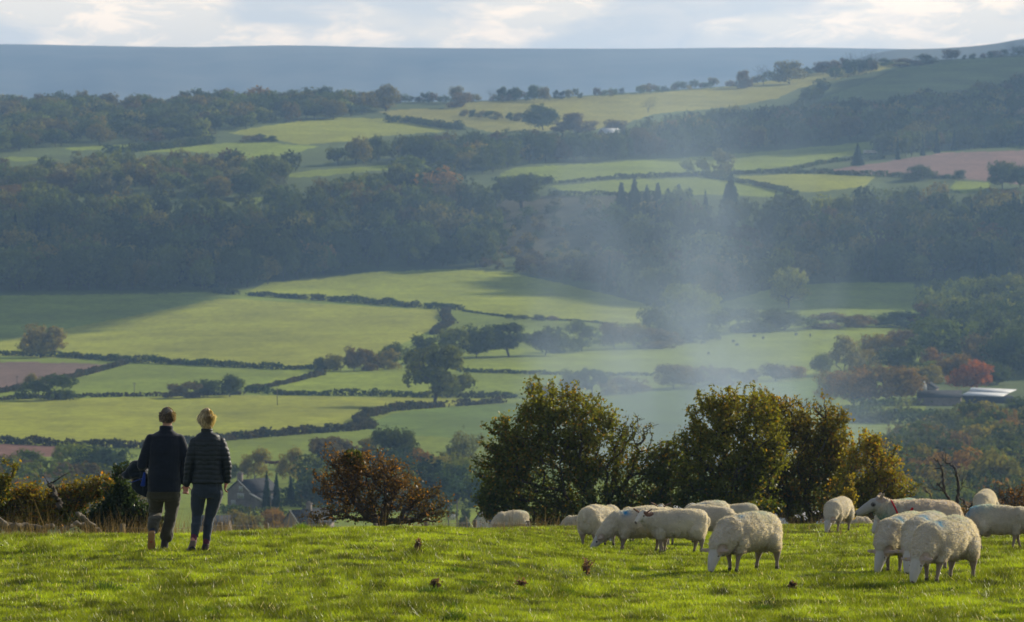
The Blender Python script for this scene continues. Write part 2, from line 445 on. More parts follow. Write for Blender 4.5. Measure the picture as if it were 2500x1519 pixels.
# far moorland ridge and the nearer shoulder on the right
def far_hill(name, px, py, dist, base_d, c):
    top = pchip(px, py); xs = np.linspace(px[0], px[-1], 300)
    R = []; n = 60
    a, b = ray(xs, top(xs)); zt = b*dist
    for k in range(n+1):
        t = k/n; d = base_d + (dist-base_d)*t
        z = -160 + (zt+160)*(t**.8*.0 + (math.sin((t-.5)*math.pi)+1)/2*.5 + t*.5)
        rel = 14*fbm(xs/60., np.full_like(xs, t*3), 3)*math.sin(math.pi*t)
        R.append(np.stack([a*d*1.0, np.full_like(xs, d) + 120*fbm(xs/200., np.full_like(xs, t*4), 9)*math.sin(math.pi*t), z+rel], -1))
    for dd, dz in ((300,-6),(1200,-60)): R.append(np.stack([a*(dist+dd), np.full_like(xs, dist+dd), zt+dz], -1))
    R = np.array(R); m_ = len(R); q = len(xs); ii = (np.arange(m_-1)[:,None]*q + np.arange(q-1)[None,:]).ravel()
    M = M_plain(name+'_mat', tuple(v*.5 for v in c), tuple(v*2.2 for v in c), .0022, .95)
    return link(name, mesh(name, R.reshape(-1,3), np.stack([ii,ii+1,ii+q+1,ii+q],1), [M], True), kind='structure')
far_hill('far_hills', [-3500,-1000,0,300,460,700,1000,1500,1900,2150,2300,2700,5500], [112,108,108,113,115,111,117,119,116,119,122,124,130], 11200, 8200, (.060,.056,.040))
far_hill('hills', [1700,1900,2050,2130,2200,2280,2350,2420,2500,2700,3100,5500], [330,240,165,132,121,119,115,108,95,80,70,90], 7600, 6300, (.045,.048,.034))

# ------------------------------------------------------------------ foreground hill pasture
_fd = [(-60,-.2),(-20,-1.2),(0,-1.6),(25,-2.85),(42,-3.78),(57,-4.39),(66,-4.60),(73,-4.74),(82,-5.06),(90,-5.47),(100,-6.25),(115,-7.7),(130,-9.3),(160,-13.2),(210,-21),(400,-42),(660,-53.5),(760,-56)]
_fz = pchip([a for a,b in _fd], [b for a,b in _fd])
_fr = pchip([-60,-20,0,25,42,57,66,74,85,104,120,133,145,160,200,260,400,660,760], [-.2,-1.2,-1.6,-2.85,-3.78,-4.39,-4.77,-5.06,-5.62,-6.70,-7.42,-8.04,-8.78,-10.0,-14.6,-23,-42,-53.5,-56])
_kx = np.array([-900,-500,-200,0,200,400,600,800,950,1100,1250,1400,1600,1800,2000,2200,2400,2600,3000,3400], float)
_tg = pchip([-900,0,300,560,600,750,1100,1250,1700,2000,2300,2480,3400], [1318,1312,1310,1303,1300,1295,1293,1291,1284,1284,1275,1266,1258])
_kv = np.zeros(len(_kx)); _dy = pchip(_kx, _kv)
def gz(X_, d, smooth=False):
    X_ = np.asarray(X_, float); d = np.asarray(d, float)
    px = CX + X_/np.maximum(d, 30)*F
    mix = np.clip((px-250)/1350, 0, 1); mix = mix*mix*(3-2*mix)
    lat = _dy(px)/F*(88+40*mix)*np.clip((d-50)/45, 0, 1)*np.clip((230-d)/80, 0, 1)
    rel = 0 if smooth else .022*vnoise(X_/3.1, d/4., 3) + .018*vnoise(X_/1.1, d/1.6, 6) + .020*vnoise(X_/.45, d/.6, 9)
    return _fz(d)*(1-mix) + _fr(d)*mix + lat + rel*np.clip((d-20)/20, 0, 1)
_q = np.arange(70, 165, .5)
for _it in range(5):        # bring the brow of the hill to the height it has in the photograph
    for _i, _px in enumerate(_kx):
        _b = gz((_px-CX)/F*_q, _q, True)/_q; _kv[_i] += .9*((CY + F*np.tan(np.arctan(-_b)-TH)).min() - float(_tg(_px)))
    _kv = np.clip(_kv, -60, 60); _dy = pchip(_kx, _kv)
def hit(x, y):
    """foreground ground point under a photo pixel"""
    a, b = ray(x, y); a = float(a); b = float(b)
    d = 50.0
    while d < 150:
        if gz(a*d, d) >= b*d: break
        d += .05
    return np.array([a*d, d, float(gz(a*d, d))])
fdx = np.concatenate([np.linspace(-60, 30, 30, endpoint=False), np.arange(30, 52, .5), np.arange(52, 98, .16), np.arange(98, 150, .28), np.linspace(152, 760, 70)])
ux = np.concatenate([np.linspace(-2.2,-.13,25,endpoint=False), np.linspace(-.13,.13,420), np.linspace(.135,2.2,25)])
XX = ux[None,:]*np.maximum(fdx[:,None], 45); DD = np.repeat(fdx[:,None], len(ux), 1)
ZZ = gz(XX, DD)
Vf = np.stack([XX, DD, ZZ], -1).reshape(-1,3); q = len(ux); m_ = len(fdx)
ii = (np.arange(m_-1)[:,None]*q + np.arange(q-1)[None,:]).ravel()
cf = np.ones((len(Vf),3))*np.array([.075,.095,.018])*(1+.25*vnoise(Vf[:,0]/2., Vf[:,1]/3., 4))[:,None]
link('pasture', mesh('pasture', Vf, np.stack([ii,ii+1,ii+q+1,ii+q],1), [MG], True, col=cf), kind='structure')

# ------------------------------------------------------------------ grass blades
def blades(n, dmin, dmax, hmin, hmax, wid, seed, xr=(-420,2920), mask=None, colf=None, lean=.75):
    g = np.random.default_rng(seed)
    u = g.random(n); d = dmin*(dmax/dmin)**u
    px = g.uniform(xr[0], xr[1], n); Xp = (px-CX)/F*d
    cl = fbm(Xp/.55, d/.9, 21, 3); tus = np.clip(vnoise(Xp/1.3, d/2.2, 33)*1.6-.62, 0, 1)*.9 + np.clip(vnoise(Xp/.30, d/.9, 37)*2.2-.85, 0, 1)*.9; tus = np.clip(tus, 0, 1)
    keep = np.ones(n, bool)
    if mask is not None: keep &= mask(px, d, g)
    z = gz(Xp, d)
    h = g.uniform(hmin, hmax, n)*(1+.6*cl)*(1+.9*tus)
    a = g.uniform(0, 2*np.pi, n); w_ = wid*g.uniform(.6,1.4,n)*np.maximum(1, d/80)
    lx = g.normal(0, lean, n)*h; ly = g.normal(0, lean, n)*h
    dx = np.cos(a)*w_/2; dy = np.sin(a)*w_/2
    b0 = np.stack([Xp-dx, d-dy, z-.01], 1); b1 = np.stack([Xp+dx, d+dy, z-.01], 1)
    t = np.stack([Xp+lx, d+ly, z+h], 1)
    base = colf(Xp, d, cl, tus, g, n)
    V = np.stack([b0,b1,t],1)[keep]; C = np.repeat(base[:,None,:],3,1)[keep]
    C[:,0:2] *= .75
    return V.reshape(-1,3), C.reshape(-1,3)
def near_side(px, d, g):
    return (d < 99) | (px > 500)
def grass_col(Xp, d, cl, tus, g, n):
    c = np.array([.25,.365,.014])*np.ones((n,1))
    yl = g.random(n)[:,None]
    c = c*(1-.35*yl) + np.array([.36,.31,.03])*(.35*yl)
    patch = (.5+.5*fbm(Xp/1.7, d/2.6, 50, 3))[:,None]
    c = c*(.78+.42*patch)
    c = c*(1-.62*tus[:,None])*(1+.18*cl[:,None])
    sh = vnoise(Xp/.14, d/.35, 61)*.65+vnoise(Xp/.36, d/.9, 64)*.55
    c = c*(1+.95*np.clip(sh,-.85,.8))[:,None]
    dead = g.random(n) < .012
    c[dead] = np.array([.46,.40,.22])
    return np.clip(c, .005, 1)
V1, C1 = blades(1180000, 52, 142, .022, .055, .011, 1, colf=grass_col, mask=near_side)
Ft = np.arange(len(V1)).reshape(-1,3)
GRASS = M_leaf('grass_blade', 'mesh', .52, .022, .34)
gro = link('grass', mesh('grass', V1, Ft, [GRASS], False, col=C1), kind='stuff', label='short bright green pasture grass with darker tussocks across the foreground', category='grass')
# long dry stems along the crest
def crest_mask(px, d, g):
    w_ = np.where(px < 560, 1.0, np.where(px < 1000, .35, .28))
    w_ = np.where((px > 800) & (d < 110), 0, np.where((px < 500) & (d > 99), 0, w_))
    return g.random(len(px)) < w_
def dry_col(Xp, d, cl, tus, g, n):
    k = g.random(n)[:,None]
    return np.array([.26,.19,.11])*(1-k) + np.array([.12,.09,.06])*k
V2, C2 = blades(33000, 86, 140, .12, .40, .005, 5, mask=crest_mask, colf=dry_col, lean=.28)
link('dry_grass', mesh('dry_grass', V2, np.arange(len(V2)).reshape(-1,3), [GRASS], False, col=C2), kind='stuff', label='pale dry grass stems standing along the crest of the pasture', category='grass')
def glint_col(Xp, d, cl, tus, g, n):  # pale blade colour stands in for bright dew glints in the turf
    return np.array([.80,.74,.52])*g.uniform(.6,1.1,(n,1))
V3, C3 = blades(9000, 52, 120, .030, .055, .017, 8, colf=glint_col, lean=.6)
link('glint_blades', mesh('glint_blades', V3, np.arange(len(V3)).reshape(-1,3), [GRASS], False, col=C3), kind='stuff', label='small pale blades with dew glints put into their colour among the short grass', category='grass')

# ------------------------------------------------------------------ unseen clouds added above the frame to shade parts of the valley
def shade_cloud(poly, alt, seed, label):
    """an added out-of-view blocker, ragged and flat based, whose shadow covers the ground polygon given in photo pixels"""
    pts = []
    for (a,b),(c,d) in zip(poly, poly[1:]+poly[:1]):
        for t in np.linspace(0,1,14,endpoint=False): pts.append((a+(c-a)*t, b+(d-b)*t))
    W = G(np.array([p[0] for p in pts]), np.array([p[1] for p in pts]))
    k = (alt - W[:,2])/sundir[2]; Q = W + np.array(sundir)[None,:]*k[:,None]
    g = np.random.default_rng(seed); c = Q.mean(0); n = len(Q)
    Q = c + (Q-c)*(1+.05*g.normal(size=(n,1)))
    rings = [(.0,-1),(.5,-1),(.85,-1),(1,0),(.93,.35),(.7,.8),(.35,1.1),(.0,1.25)]
    V = []; th = 12
    for f, h in rings:
        q = c + (Q-c)*f; q[:,2] = alt + h*th*(.25 if h < 0 else 1) + (6*g.normal(size=n) if h > 0 else 0); V.append(q)
    V = np.concatenate(V); Fq = [(i*n+j, i*n+(j+1)%n, (i+1)*n+(j+1)%n, (i+1)*n+j) for i in range(len(rings)-1) for j in range(n)]
    link('shade_cloud', mesh('shade_cloud', V, np.array(Fq), [SHADE_CLOUD], True), kind='stuff', label=label, category='shade_cloud')
SHADE_CLOUD = M_plain('shade_cloud_white', (.8,.8,.8), (.7,.7,.72), .02, 1)
shade_cloud([(-900,600),(250,600),(700,625),(1000,645),(800,668),(560,712),(500,738),(350,778),(160,820),(-100,832),(-900,850)], 380, 1, 'unseen grey white shadow caster added above the left wood')
shade_cloud([(1180,716),(1310,672),(1400,650),(1500,630),(1800,610),(2400,600),(2700,640),(2600,690),(2300,752),(2100,756),(1900,752),(1700,750),(1560,752),(1400,728),(1230,715)], 380, 2, 'unseen grey white shadow caster added above the right wood')
shade_cloud([(1780,300),(1950,255),(2150,185),(2290,146),(2600,120),(3300,90),(3300,330),(2500,350),(2100,372),(1700,390),(1500,380)], 420, 3, 'unseen grey white shadow caster added above the right hillside')

# ------------------------------------------------------------------ air
def M_haze():
    m, nt, out = mat('haze_air')
    v = N(nt, 'ShaderNodeVolumePrincipled', Density=.80e-4, Anisotropy=.42); v.inputs['Color'].default_value = (.355,.60,1.0,1)
    nt.links.new(v.outputs[0], out.inputs['Volume']); return m
hb = MB(); hb.box((600, 6200, 60), (16000, 14800, 520))
link('haze', hb.mesh('haze', [M_haze()]), kind='stuff', label='pale blue autumn haze filling the valley', category='haze')
# ------------------------------------------------------------------ tree generator (height 1, width 1 unless asked otherwise)
def skeleton(att, base, seed, step=.06, thick=.02, bias=.6, fork=.2):
    """grow branches from the base to every attractor along the existing limbs; returns nodes, parents, radii"""
    base = np.array(base, float); top = att.mean(0)
    nodes = [base]; par = [-1]
    f = base + (top-base)*fork
    for k in range(1, 4):
        nodes.append(base + (f-base)*k/3); par.append(len(nodes)-2)
    dist = [0]
    for k in range(1, 4): dist.append(dist[-1] + np.linalg.norm(nodes[k]-nodes[k-1]))
    order = np.argsort(np.linalg.norm(att-base, axis=1)); g = np.random.default_rng(seed)
    cap = len(att)*6+8; A = np.zeros((cap,3)); A[:4] = nodes; Dn = np.zeros(cap); Dn[:4] = dist; n = 4
    par = np.full(cap, -1); par[1:4] = [0,1,2]; tips = []
    for i in order:
        p = att[i]; d = np.linalg.norm(A[1:n]-p, axis=1)
        j = 1 + int(np.argmin(d + bias*np.abs(Dn[1:n])*.5 + np.where(A[1:n,2] > p[2]+.05, .3*step*10, 0)))
        L = np.linalg.norm(p-A[j]); k = max(1, min(5, int(L/step))); q = A[j].copy(); prev = j
        for s in range(1, k+1):
            if n >= cap: break
            t = s/k; v = q + (p-q)*t; v = v + g.normal(0, L*.045, 3)*(s < k); v[2] += .10*L*math.sin(math.pi*t)
            A[n] = v; par[n] = prev; Dn[n] = Dn[prev] + np.linalg.norm(v-A[prev]); prev = n; n += 1
        tips.append(prev)
    A = A[:n]; par = par[:n]; w = np.zeros(n); w[np.array(tips)] += 1
    for i in range(n-1, 0, -1): w[par[i]] += w[i]
    r = thick*(np.maximum(w,1)/max(w[0],1))**.45
    return A, par, r
def skin_tubes(A, par, r, sides=5, rmin=0.0, bend=None):
    i = np.arange(1, len(A)); i = i[r[i] > rmin]; a = A[par[i]]; b = A[i]
    ra = np.minimum(r[par[i]], r[i]*1.5); rb = r[i]
    t = b-a; t /= np.linalg.norm(t, axis=1)[:,None]+1e-9
    ref = np.where(np.abs(t[:,2:3]) < .9, np.array([[0,0,1.]]), np.array([[1.,0,0]]))
    u = np.cross(t, ref); u /= np.linalg.norm(u, axis=1)[:,None]+1e-9; v = np.cross(t, u)
    an = np.arange(sides)*2*np.pi/sides; ca = np.cos(an)[None,:,None]; sa = np.sin(an)[None,:,None]
    ring = ca*u[:,None,:] + sa*v[:,None,:]
    Va = a[:,None,:] - t[:,None,:]*ra[:,None,None]*.3 + ring*ra[:,None,None]; Vb = b[:,None,:] + ring*rb[:,None,None]
    V = np.concatenate([Va, Vb], 1).reshape(-1,3); k = len(i); j = np.arange(sides)
    q = np.stack([j, (j+1)%sides, (j+1)%sides+sides, j+sides], 1)
    return V, (q[None]+ (np.arange(k)*2*sides)[:,None,None]).reshape(-1,4)
def cards(Pc, size, seed, up=0.0, aspect=1.4, shp=4, nrm=None, nz=.26):
    """leafy little faces at points Pc"""
    g = np.random.default_rng(seed); n = len(Pc)
    a = g.normal(size=(n,3)); a[:,2] += up
    if nrm is not None: a = nrm + a*nz
    a = a; a /= np.linalg.norm(a,axis=1)[:,None]
    b = np.cross(a, g.normal(size=(n,3))); b /= np.linalg.norm(b,axis=1)[:,None]+1e-9; c = np.cross(a,b)
    s = (size*g.uniform(.55,1.3,n))[:,None]
    if shp == 4:
        V = np.stack([Pc - b*s*aspect*.5, Pc + c*s*.42 + a*s*.12, Pc + b*s*aspect*.5, Pc - c*s*.42 + a*s*.12], 1)
    else:
        V = np.stack([Pc - b*s*.5 - c*s*.4, Pc + b*s*.5 - c*s*.3, Pc + c*s*.6], 1)
    return V.reshape(-1,3), np.arange(n*shp).reshape(-1,shp)

def lobes(kind, g):
    """ellipsoid lobes (centre, radius) filling a unit crown"""
    L = []
    if kind == 'round':
        for _ in range(17):
            a = g.uniform(0, 6.28); r = .30*math.sqrt(g.random()); z = g.uniform(.28,.84)
            k = math.sqrt(max(.06, 1-((z-.52)/.42)**2)); L.append(((r*math.cos(a)*k*1.05, r*math.sin(a)*k*1.05, z), g.uniform(.13,.20)))
    elif kind == 'oak':
        for _ in range(20):
            a = g.uniform(0, 6.28); z = g.uniform(.30,.88); r = .36*math.sqrt(g.random())*(1.15 if z < .7 else .8)
            L.append(((r*math.cos(a), r*math.sin(a), z), g.uniform(.09,.15)))
    elif kind == 'tall':
        for _ in range(17):
            a = g.uniform(0, 6.28); z = g.uniform(.22,.88); r = .24*math.sqrt(g.random())*(1.25-.7*z+.1)
            L.append(((r*math.cos(a)*1.5, r*math.sin(a)*1.5, z), g.uniform(.12,.17)))
    elif kind == 'bush':
        for _ in range(15):
            a = g.uniform(0, 6.28); z = g.uniform(.10,.80); r = .36*math.sqrt(g.random())*math.sqrt(max(.1,1-(z*.95)**2))
            L.append(((r*math.cos(a), r*math.sin(a), z), g.uniform(.13,.20)))
    return L
def unit_tree(kind, seed, n_att, per, size, sides=4):
    """-> (trunk V,F), (crown V,F,C)"""
    g = np.random.default_rng(seed)
    if kind == 'cone' or kind == 'spire':
        n = n_att; z = .06 + .94*(1-np.sqrt(g.random(n)))*1.0; wv = .46 if kind == 'cone' else .40
        tier = .82+.18*np.sin(z*60+g.normal(0,.6,n)); r = (1-z)**.85*wv*tier*(.55+.45*g.random(n)); a = g.uniform(0,6.28,n)
        att = np.stack([r*np.cos(a), r*np.sin(a), z-.25*r],1); pts = np.repeat(att, per, 0) + g.normal(0,.018,(n*per,3))
        pts[:,2] = np.clip(pts[:,2], .02, 1); nrm = np.repeat(np.stack([np.cos(a),np.sin(a),.5+0*a],1), per, 0)
        A = np.array([[0,0,-.05],[0,0,.3],[0,0,.6],[0,0,.95]]); par = np.array([-1,0,1,2]); r_ = np.array([.022,.018,.012,.004])
        jit = .02
    else:
        L = lobes(kind if kind != 'bare' else 'round', g); L2 = []; Nn = []
        for c, r in L:
            k = int(n_att*r*r/sum(q*q for _, q in L)); 
            d = g.normal(size=(k,3)); d /= np.linalg.norm(d,axis=1)[:,None]; rr = r*(.65+.35*g.random(k)**.5)
            p = np.array(c)+d*rr[:,None]
            kk = d[:,2] > (-.75 if kind == 'oak' else -2); L2.append(p[kk]); Nn.append(d[kk]*.75 + (p[kk]-np.array([0,0,.45]))*1.1)
        att = np.concatenate(L2); nr = np.concatenate(Nn); kk = att[:,2] > (.03 if kind == 'bush' else .12); att = att[kk]; nr = nr[kk]; nr /= np.linalg.norm(nr,axis=1)[:,None]+1e-6
        s = 1/max(np.percentile(att[:,0],98)-np.percentile(att[:,0],2), .1)*1.02; att[:,0] *= s*.96; att[:,1] *= s*.96; att[:,2] *= .97/att[:,2].max()
        sub = att if len(att) < 260 else att[g.choice(len(att), 260, replace=False)]
        A, par, r_ = skeleton(sub, (0,0,-.06), seed, thick=.034 if kind == 'oak' else .022, fork={'oak':.55,'tall':.5,'bush':.1}.get(kind,.42))
        jit = .030 if kind == 'oak' else .036
        pts = np.repeat(att, per, 0) + g.normal(0, jit, (len(att)*per,3)); nrm = np.repeat(nr, per, 0)
    T = skin_tubes(A, par, r_, sides, 0.0 if kind == 'bare' else .0018)
    if kind == 'bare': pts = pts[:4]
    V, Fc = cards(pts, size, seed+1, aspect=1.2, nrm=nrm if kind != 'bare' else None, shp=4 if kind not in ('cone','spire') else 3)
    k = Fc.shape[1]; cv = g.uniform(.75,1.2,len(Fc)); hue = vnoise3(pts*4.5+seed)
    c = np.stack([cv*(1+.13*hue), cv*(1+.05*hue), cv*(1-.12*hue)],1)
    C = np.repeat(np.clip(c,.05,2), k, 0)
    if kind == 'bare':
        kk = g.random(len(Fc)) < .0; V = V[:0]; Fc = Fc[:0]; C = C[:0]
    return T, (V, Fc, C)

VAR = {}
def build_variants():
    spec = {'round':(5,520,8,.058),'oak':(3,700,10,.052),'tall':(4,480,8,.050),'bush':(4,520,8,.058),'cone':(3,900,4,.06),'spire':(3,900,4,.06),'bare':(3,320,0,.03)}
    for kd, (nv, na, per, sz) in spec.items():
        VAR[kd] = []
        for s in range(nv):
            T, C = unit_tree(kd, 100+s*7+len(kd), na, max(per,1), sz)
            mt = mesh('trunk', T[0], T[1], [BARK_FAR])
            mc = mesh('crown', C[0], C[1], [LEAF_OBJ], col=C[2]) if len(C[1]) else None
            VAR[kd].append((mt, mc))
build_variants()
FAR = {}
for kd, (nv, na, per, sz) in {'round':(5,190,4,.10),'tall':(4,180,4,.09),'bush':(3,150,4,.11),'spire':(3,380,2,.10),'oak':(2,200,4,.085)}.items():
    FAR[kd] = []
    for s in range(nv):
        T, C = unit_tree(kd, 300+s*5+len(kd), na, per, sz, 3)
        tV, tF = T; cV, cF, cC = C
        # trunks kept thin and few: only the thick limbs
        FAR[kd].append((tV, tF, cV, cF, cC))

TONES = {
 'dk':(.080,.110,.024),'gr':(.135,.170,.030),'lg':(.235,.270,.045),'ol':(.225,.200,.038),'yl':(.270,.215,.040),
 'or':(.265,.165,.036),'rd':(.440,.150,.035),'br':(.165,.125,.046),'pu':(.125,.095,.066),'pl':(.215,.215,.090),'cn':(.024,.052,.024),'bl':(.05,.085,.045)}
PLACED = []       # for the woods: keep clear of the individually placed trees
def tree(x0, x1, yt, yb, kind, tone, label, name='broadleaf_tree', cat='tree', group=None, d=None, yaw=None, depth=None, far=False):
    """one tree given by its photo extents; stands on the terrain at the depth seen at its foot (or at depth d)"""
    xc = (x0+x1)/2; dd = float(D(xc, yb)) if d is None else d
    p = P(xc, yb, dd); k = dd/F; wdt = (x1-x0)*k*(1.0 if kind in ('bare','spire','cone') else 1.13); h = (yb-yt)*k
    v = rnd.randrange(len(VAR[kind])); mt, mc = VAR[kind][v]
    c = np.array(TONES[tone])*rnd.uniform(.88,1.14); c = c*np.array([rnd.uniform(.92,1.1),1,rnd.uniform(.9,1.1)])
    dep = (depth or wdt)
    o = thing(name, label, cat, tuple(p), (0,0,0), (1,1,1), group)
    ry = rnd.uniform(0, 6.28) if yaw is None else yaw
    # rotate first, then stretch: children carry the rotation, the root the size
    o.scale = (wdt, dep, h)
    t = link('trunk', mt, o); t.rotation_euler = (0,0,ry)
    if mc is not None:
        c_ = link('crown', mc, o); c_.rotation_euler = (0,0,ry); c_.color = (*c, 1)
    PLACED.append((float(p[0]), float(p[1]), wdt/2))
    return o

# ------------------------------------------------------------------ hedges
HEDGE_LEAF = M_leaf('hedge_leaf', 'mesh', .3)
def hedge(pts, h, wdt, tone, label, gaps=0.0, size=.75, dens=1.0, name='hedge', trunks=False):
    pts = np.array(pts, float); seg = []
    Pw = []
    for (xa,ya),(xb,yb) in zip(pts[:-1], pts[1:]):
        n = max(2, int(max(abs(xb-xa), abs(yb-ya)*3)/3))
        for t in np.linspace(0,1,n,endpoint=False): Pw.append((xa+(xb-xa)*t, ya+(yb-ya)*t))
    Pw.append(tuple(pts[-1])); Pw = np.array(Pw)
    W = G(Pw[:,0], Pw[:,1]); L = np.r_[0, np.cumsum(np.linalg.norm(np.diff(W[:,:2],axis=0),axis=1))]
    h *= .85; n = int(L[-1]*h*8*dens/size**1.0); g = np.random.default_rng(abs(hash(label))%9999 if False else len(label)*31+int(pts[0][0])%97)
    s = g.uniform(0, L[-1], n); c = np.stack([np.interp(s, L, W[:,k]) for k in range(3)],1)
    prof = .9+.34*vnoise(s/4.5, s*0+len(label), 3)+.25*vnoise(s/1.6, s*0, 5)+.5*np.clip(vnoise(s/11., s*0+7, 6)-.45,0,1)*2
    if not gaps:
        keep = (vnoise(s/13., s*0+1, 11) > -.82) | (g.random(n) < .12); c = c[keep]; prof = prof[keep]; s = s[keep]; n = len(s)
    if gaps: 
        keep = vnoise(s/7., s*0+3, 8) > -1+gaps*1.2; c = c[keep]; prof = prof[keep]; s = s[keep]; n = len(s)
    z = g.random(n)**.75; c[:,2] += z*h*prof - .1
    c[:,0] += g.normal(0, wdt*.3, n); c[:,1] += g.normal(0, wdt*.3, n)
    V, Fc = cards(c, size, 5, aspect=1.2)
    cv = g.uniform(.6,1.35,n)*(1+.2*vnoise(s/9., s*0, 2)); col = np.array(TONES[tone])[None,:]*cv[:,None]*.8
    hu = vnoise(s/5., s*0+9, 4)[:,None]; col = col*np.concatenate([1+.35*hu, 1+.05*hu, 1-.2*hu],1)
    if tone == 'br': col = col*np.array([.40,.52,.75])
    o = link(name, mesh(name, V, Fc, [HEDGE_LEAF], col=np.repeat(np.clip(col,.01,1),4,0)), label=label, category='hedge')
    return o
# ------------------------------------------------------------------ hedges of the valley
HG = [
 ([(-200,866),(0,868),(150,872),(320,885),(500,893),(680,903),(775,903)], 2.6, 2.2, 'dk', 'long dark clipped hedge running from the round lone tree towards the oak'),
 ([(312,888),(240,907),(160,928)], 2.0, 1.8, 'br', 'brown hedge sloping down the right edge of the ploughed field'),
 ([(75,946),(30,955),(-60,970)], 2.0, 1.8, 'br', 'short brown hedge below the ploughed field beside the dark round tree'),
 ([(-150,977),(0,977),(100,973),(330,968),(420,968),(590,964)], 1.6, 1.6, 'br', 'low thin hedge passing under the three small trees'),
 ([(602,958),(700,965),(900,967),(1060,971),(1260,972)], 2.4, 2.0, 'dk', 'straight dark hedge passing behind the trunk of the big oak'),
 ([(605,956),(700,937),(790,915)], 1.8, 1.6, 'br', 'brown hedge climbing right to the bushes left of the oak'),
 ([(-200,1078),(0,1082),(150,1090),(350,1095),(560,1075),(700,1063),(860,1052),(905,1047),(902,1040),(872,1034),(884,1022),(960,1004),(1060,996),(1230,984)], 2.4, 2.2, 'br', 'long winding hedge with an S bend right of the two walkers'),
 ([(520,716),(700,728),(900,742),(1000,750),(1128,758)], 3.2, 2.6, 'dk', 'ragged hedge along the top of the big pale green field'),
 ([(1092,760),(1084,772),(1100,790),(1080,803),(1058,818)], 3.0, 3.0, 'br', 'short thick brown hedge turning down at the end of the ragged hedge'),
 ([(1130,760),(1240,775),(1330,780),(1450,788),(1490,793)], 1.0, 1.0, 'dk', 'thin dark hedge line with four small shrubs along it'),
 ([(1115,908),(1350,915),(1480,918),(1600,918)], 1.6, 1.4, 'dk', 'thin straight hedge right of the oak crown'),
 ([(1500,437),(1700,430),(1850,424),(1990,424),(2200,433),(2340,438)], 3.2, 3.2, 'dk', 'long dark hedge under the far ploughed brown field'),
 ([(1720,432),(1860,455),(1900,465),(1945,478)], 3.0, 3.0, 'dk', 'dark hedge running down between the two small upper fields'),
 ([(1900,424),(2000,402),(2070,392),(2160,388)], 2.5, 2.5, 'dk', 'hedge along the upper left edge of the far brown field'),
 ([(2060,1030),(2200,1035),(2320,1038),(2450,1042)], 4.0, 4.0, 'dk', 'dark hedge along the top of the small green field right of the hawthorns'),
 ([(2060,1012),(2200,1012),(2350,1018)], 3.0, 6.0, 'gr', 'loose green hedge behind the dark hedge at the right'),
 ([(2090,992),(2250,990),(2340,985)], 2.6, 5.0, 'lg', 'pale green hedge row below the farm with the metal roof'),
 ([(940,300),(1000,300),(1060,310),(1130,318)], 5.0, 5.0, 'dk', 'scrubby dark hedge at the right end of the high yellow meadow'),
 ([(250,375),(330,371),(420,362),(520,350)], 5.0, 5.0, 'dk', 'thick hedge above the narrow upper left field'),
 ([(1205,440),(1330,450),(1500,437)], 2.0, 2.5, 'dk', 'hedge at the left end of the two narrow upper fields'),
 ([(1340,478),(1480,477),(1600,478)], 3.0, 3.0, 'dk', 'low dark hedge above the felled clearing'),
 ([(540,1252),(600,1258),(720,1262),(830,1250)], 2.0, 2.5, 'dk', 'dark clipped garden hedge in front of the stone house'),
 ([(690,1222),(760,1226),(860,1228),(960,1240)], 2.6, 3.0, 'dk', 'tall dark garden hedge right of the conical trees'),
 ([(640,1232),(700,1236),(780,1240)], 1.8, 2.0, 'dk', 'clipped dark hedge beside the lean-to of the stone house'),
]
for pts, h, wd, tone, lab in HG:
    far = pts[0][1] < 480
    hedge(pts, h, wd, tone, lab, gaps=.25 if 'ragged' in lab else 0, size=1.3 if far else (.9 if pts[0][1] < 1100 else .5), dens=.9 if far else 1.2)

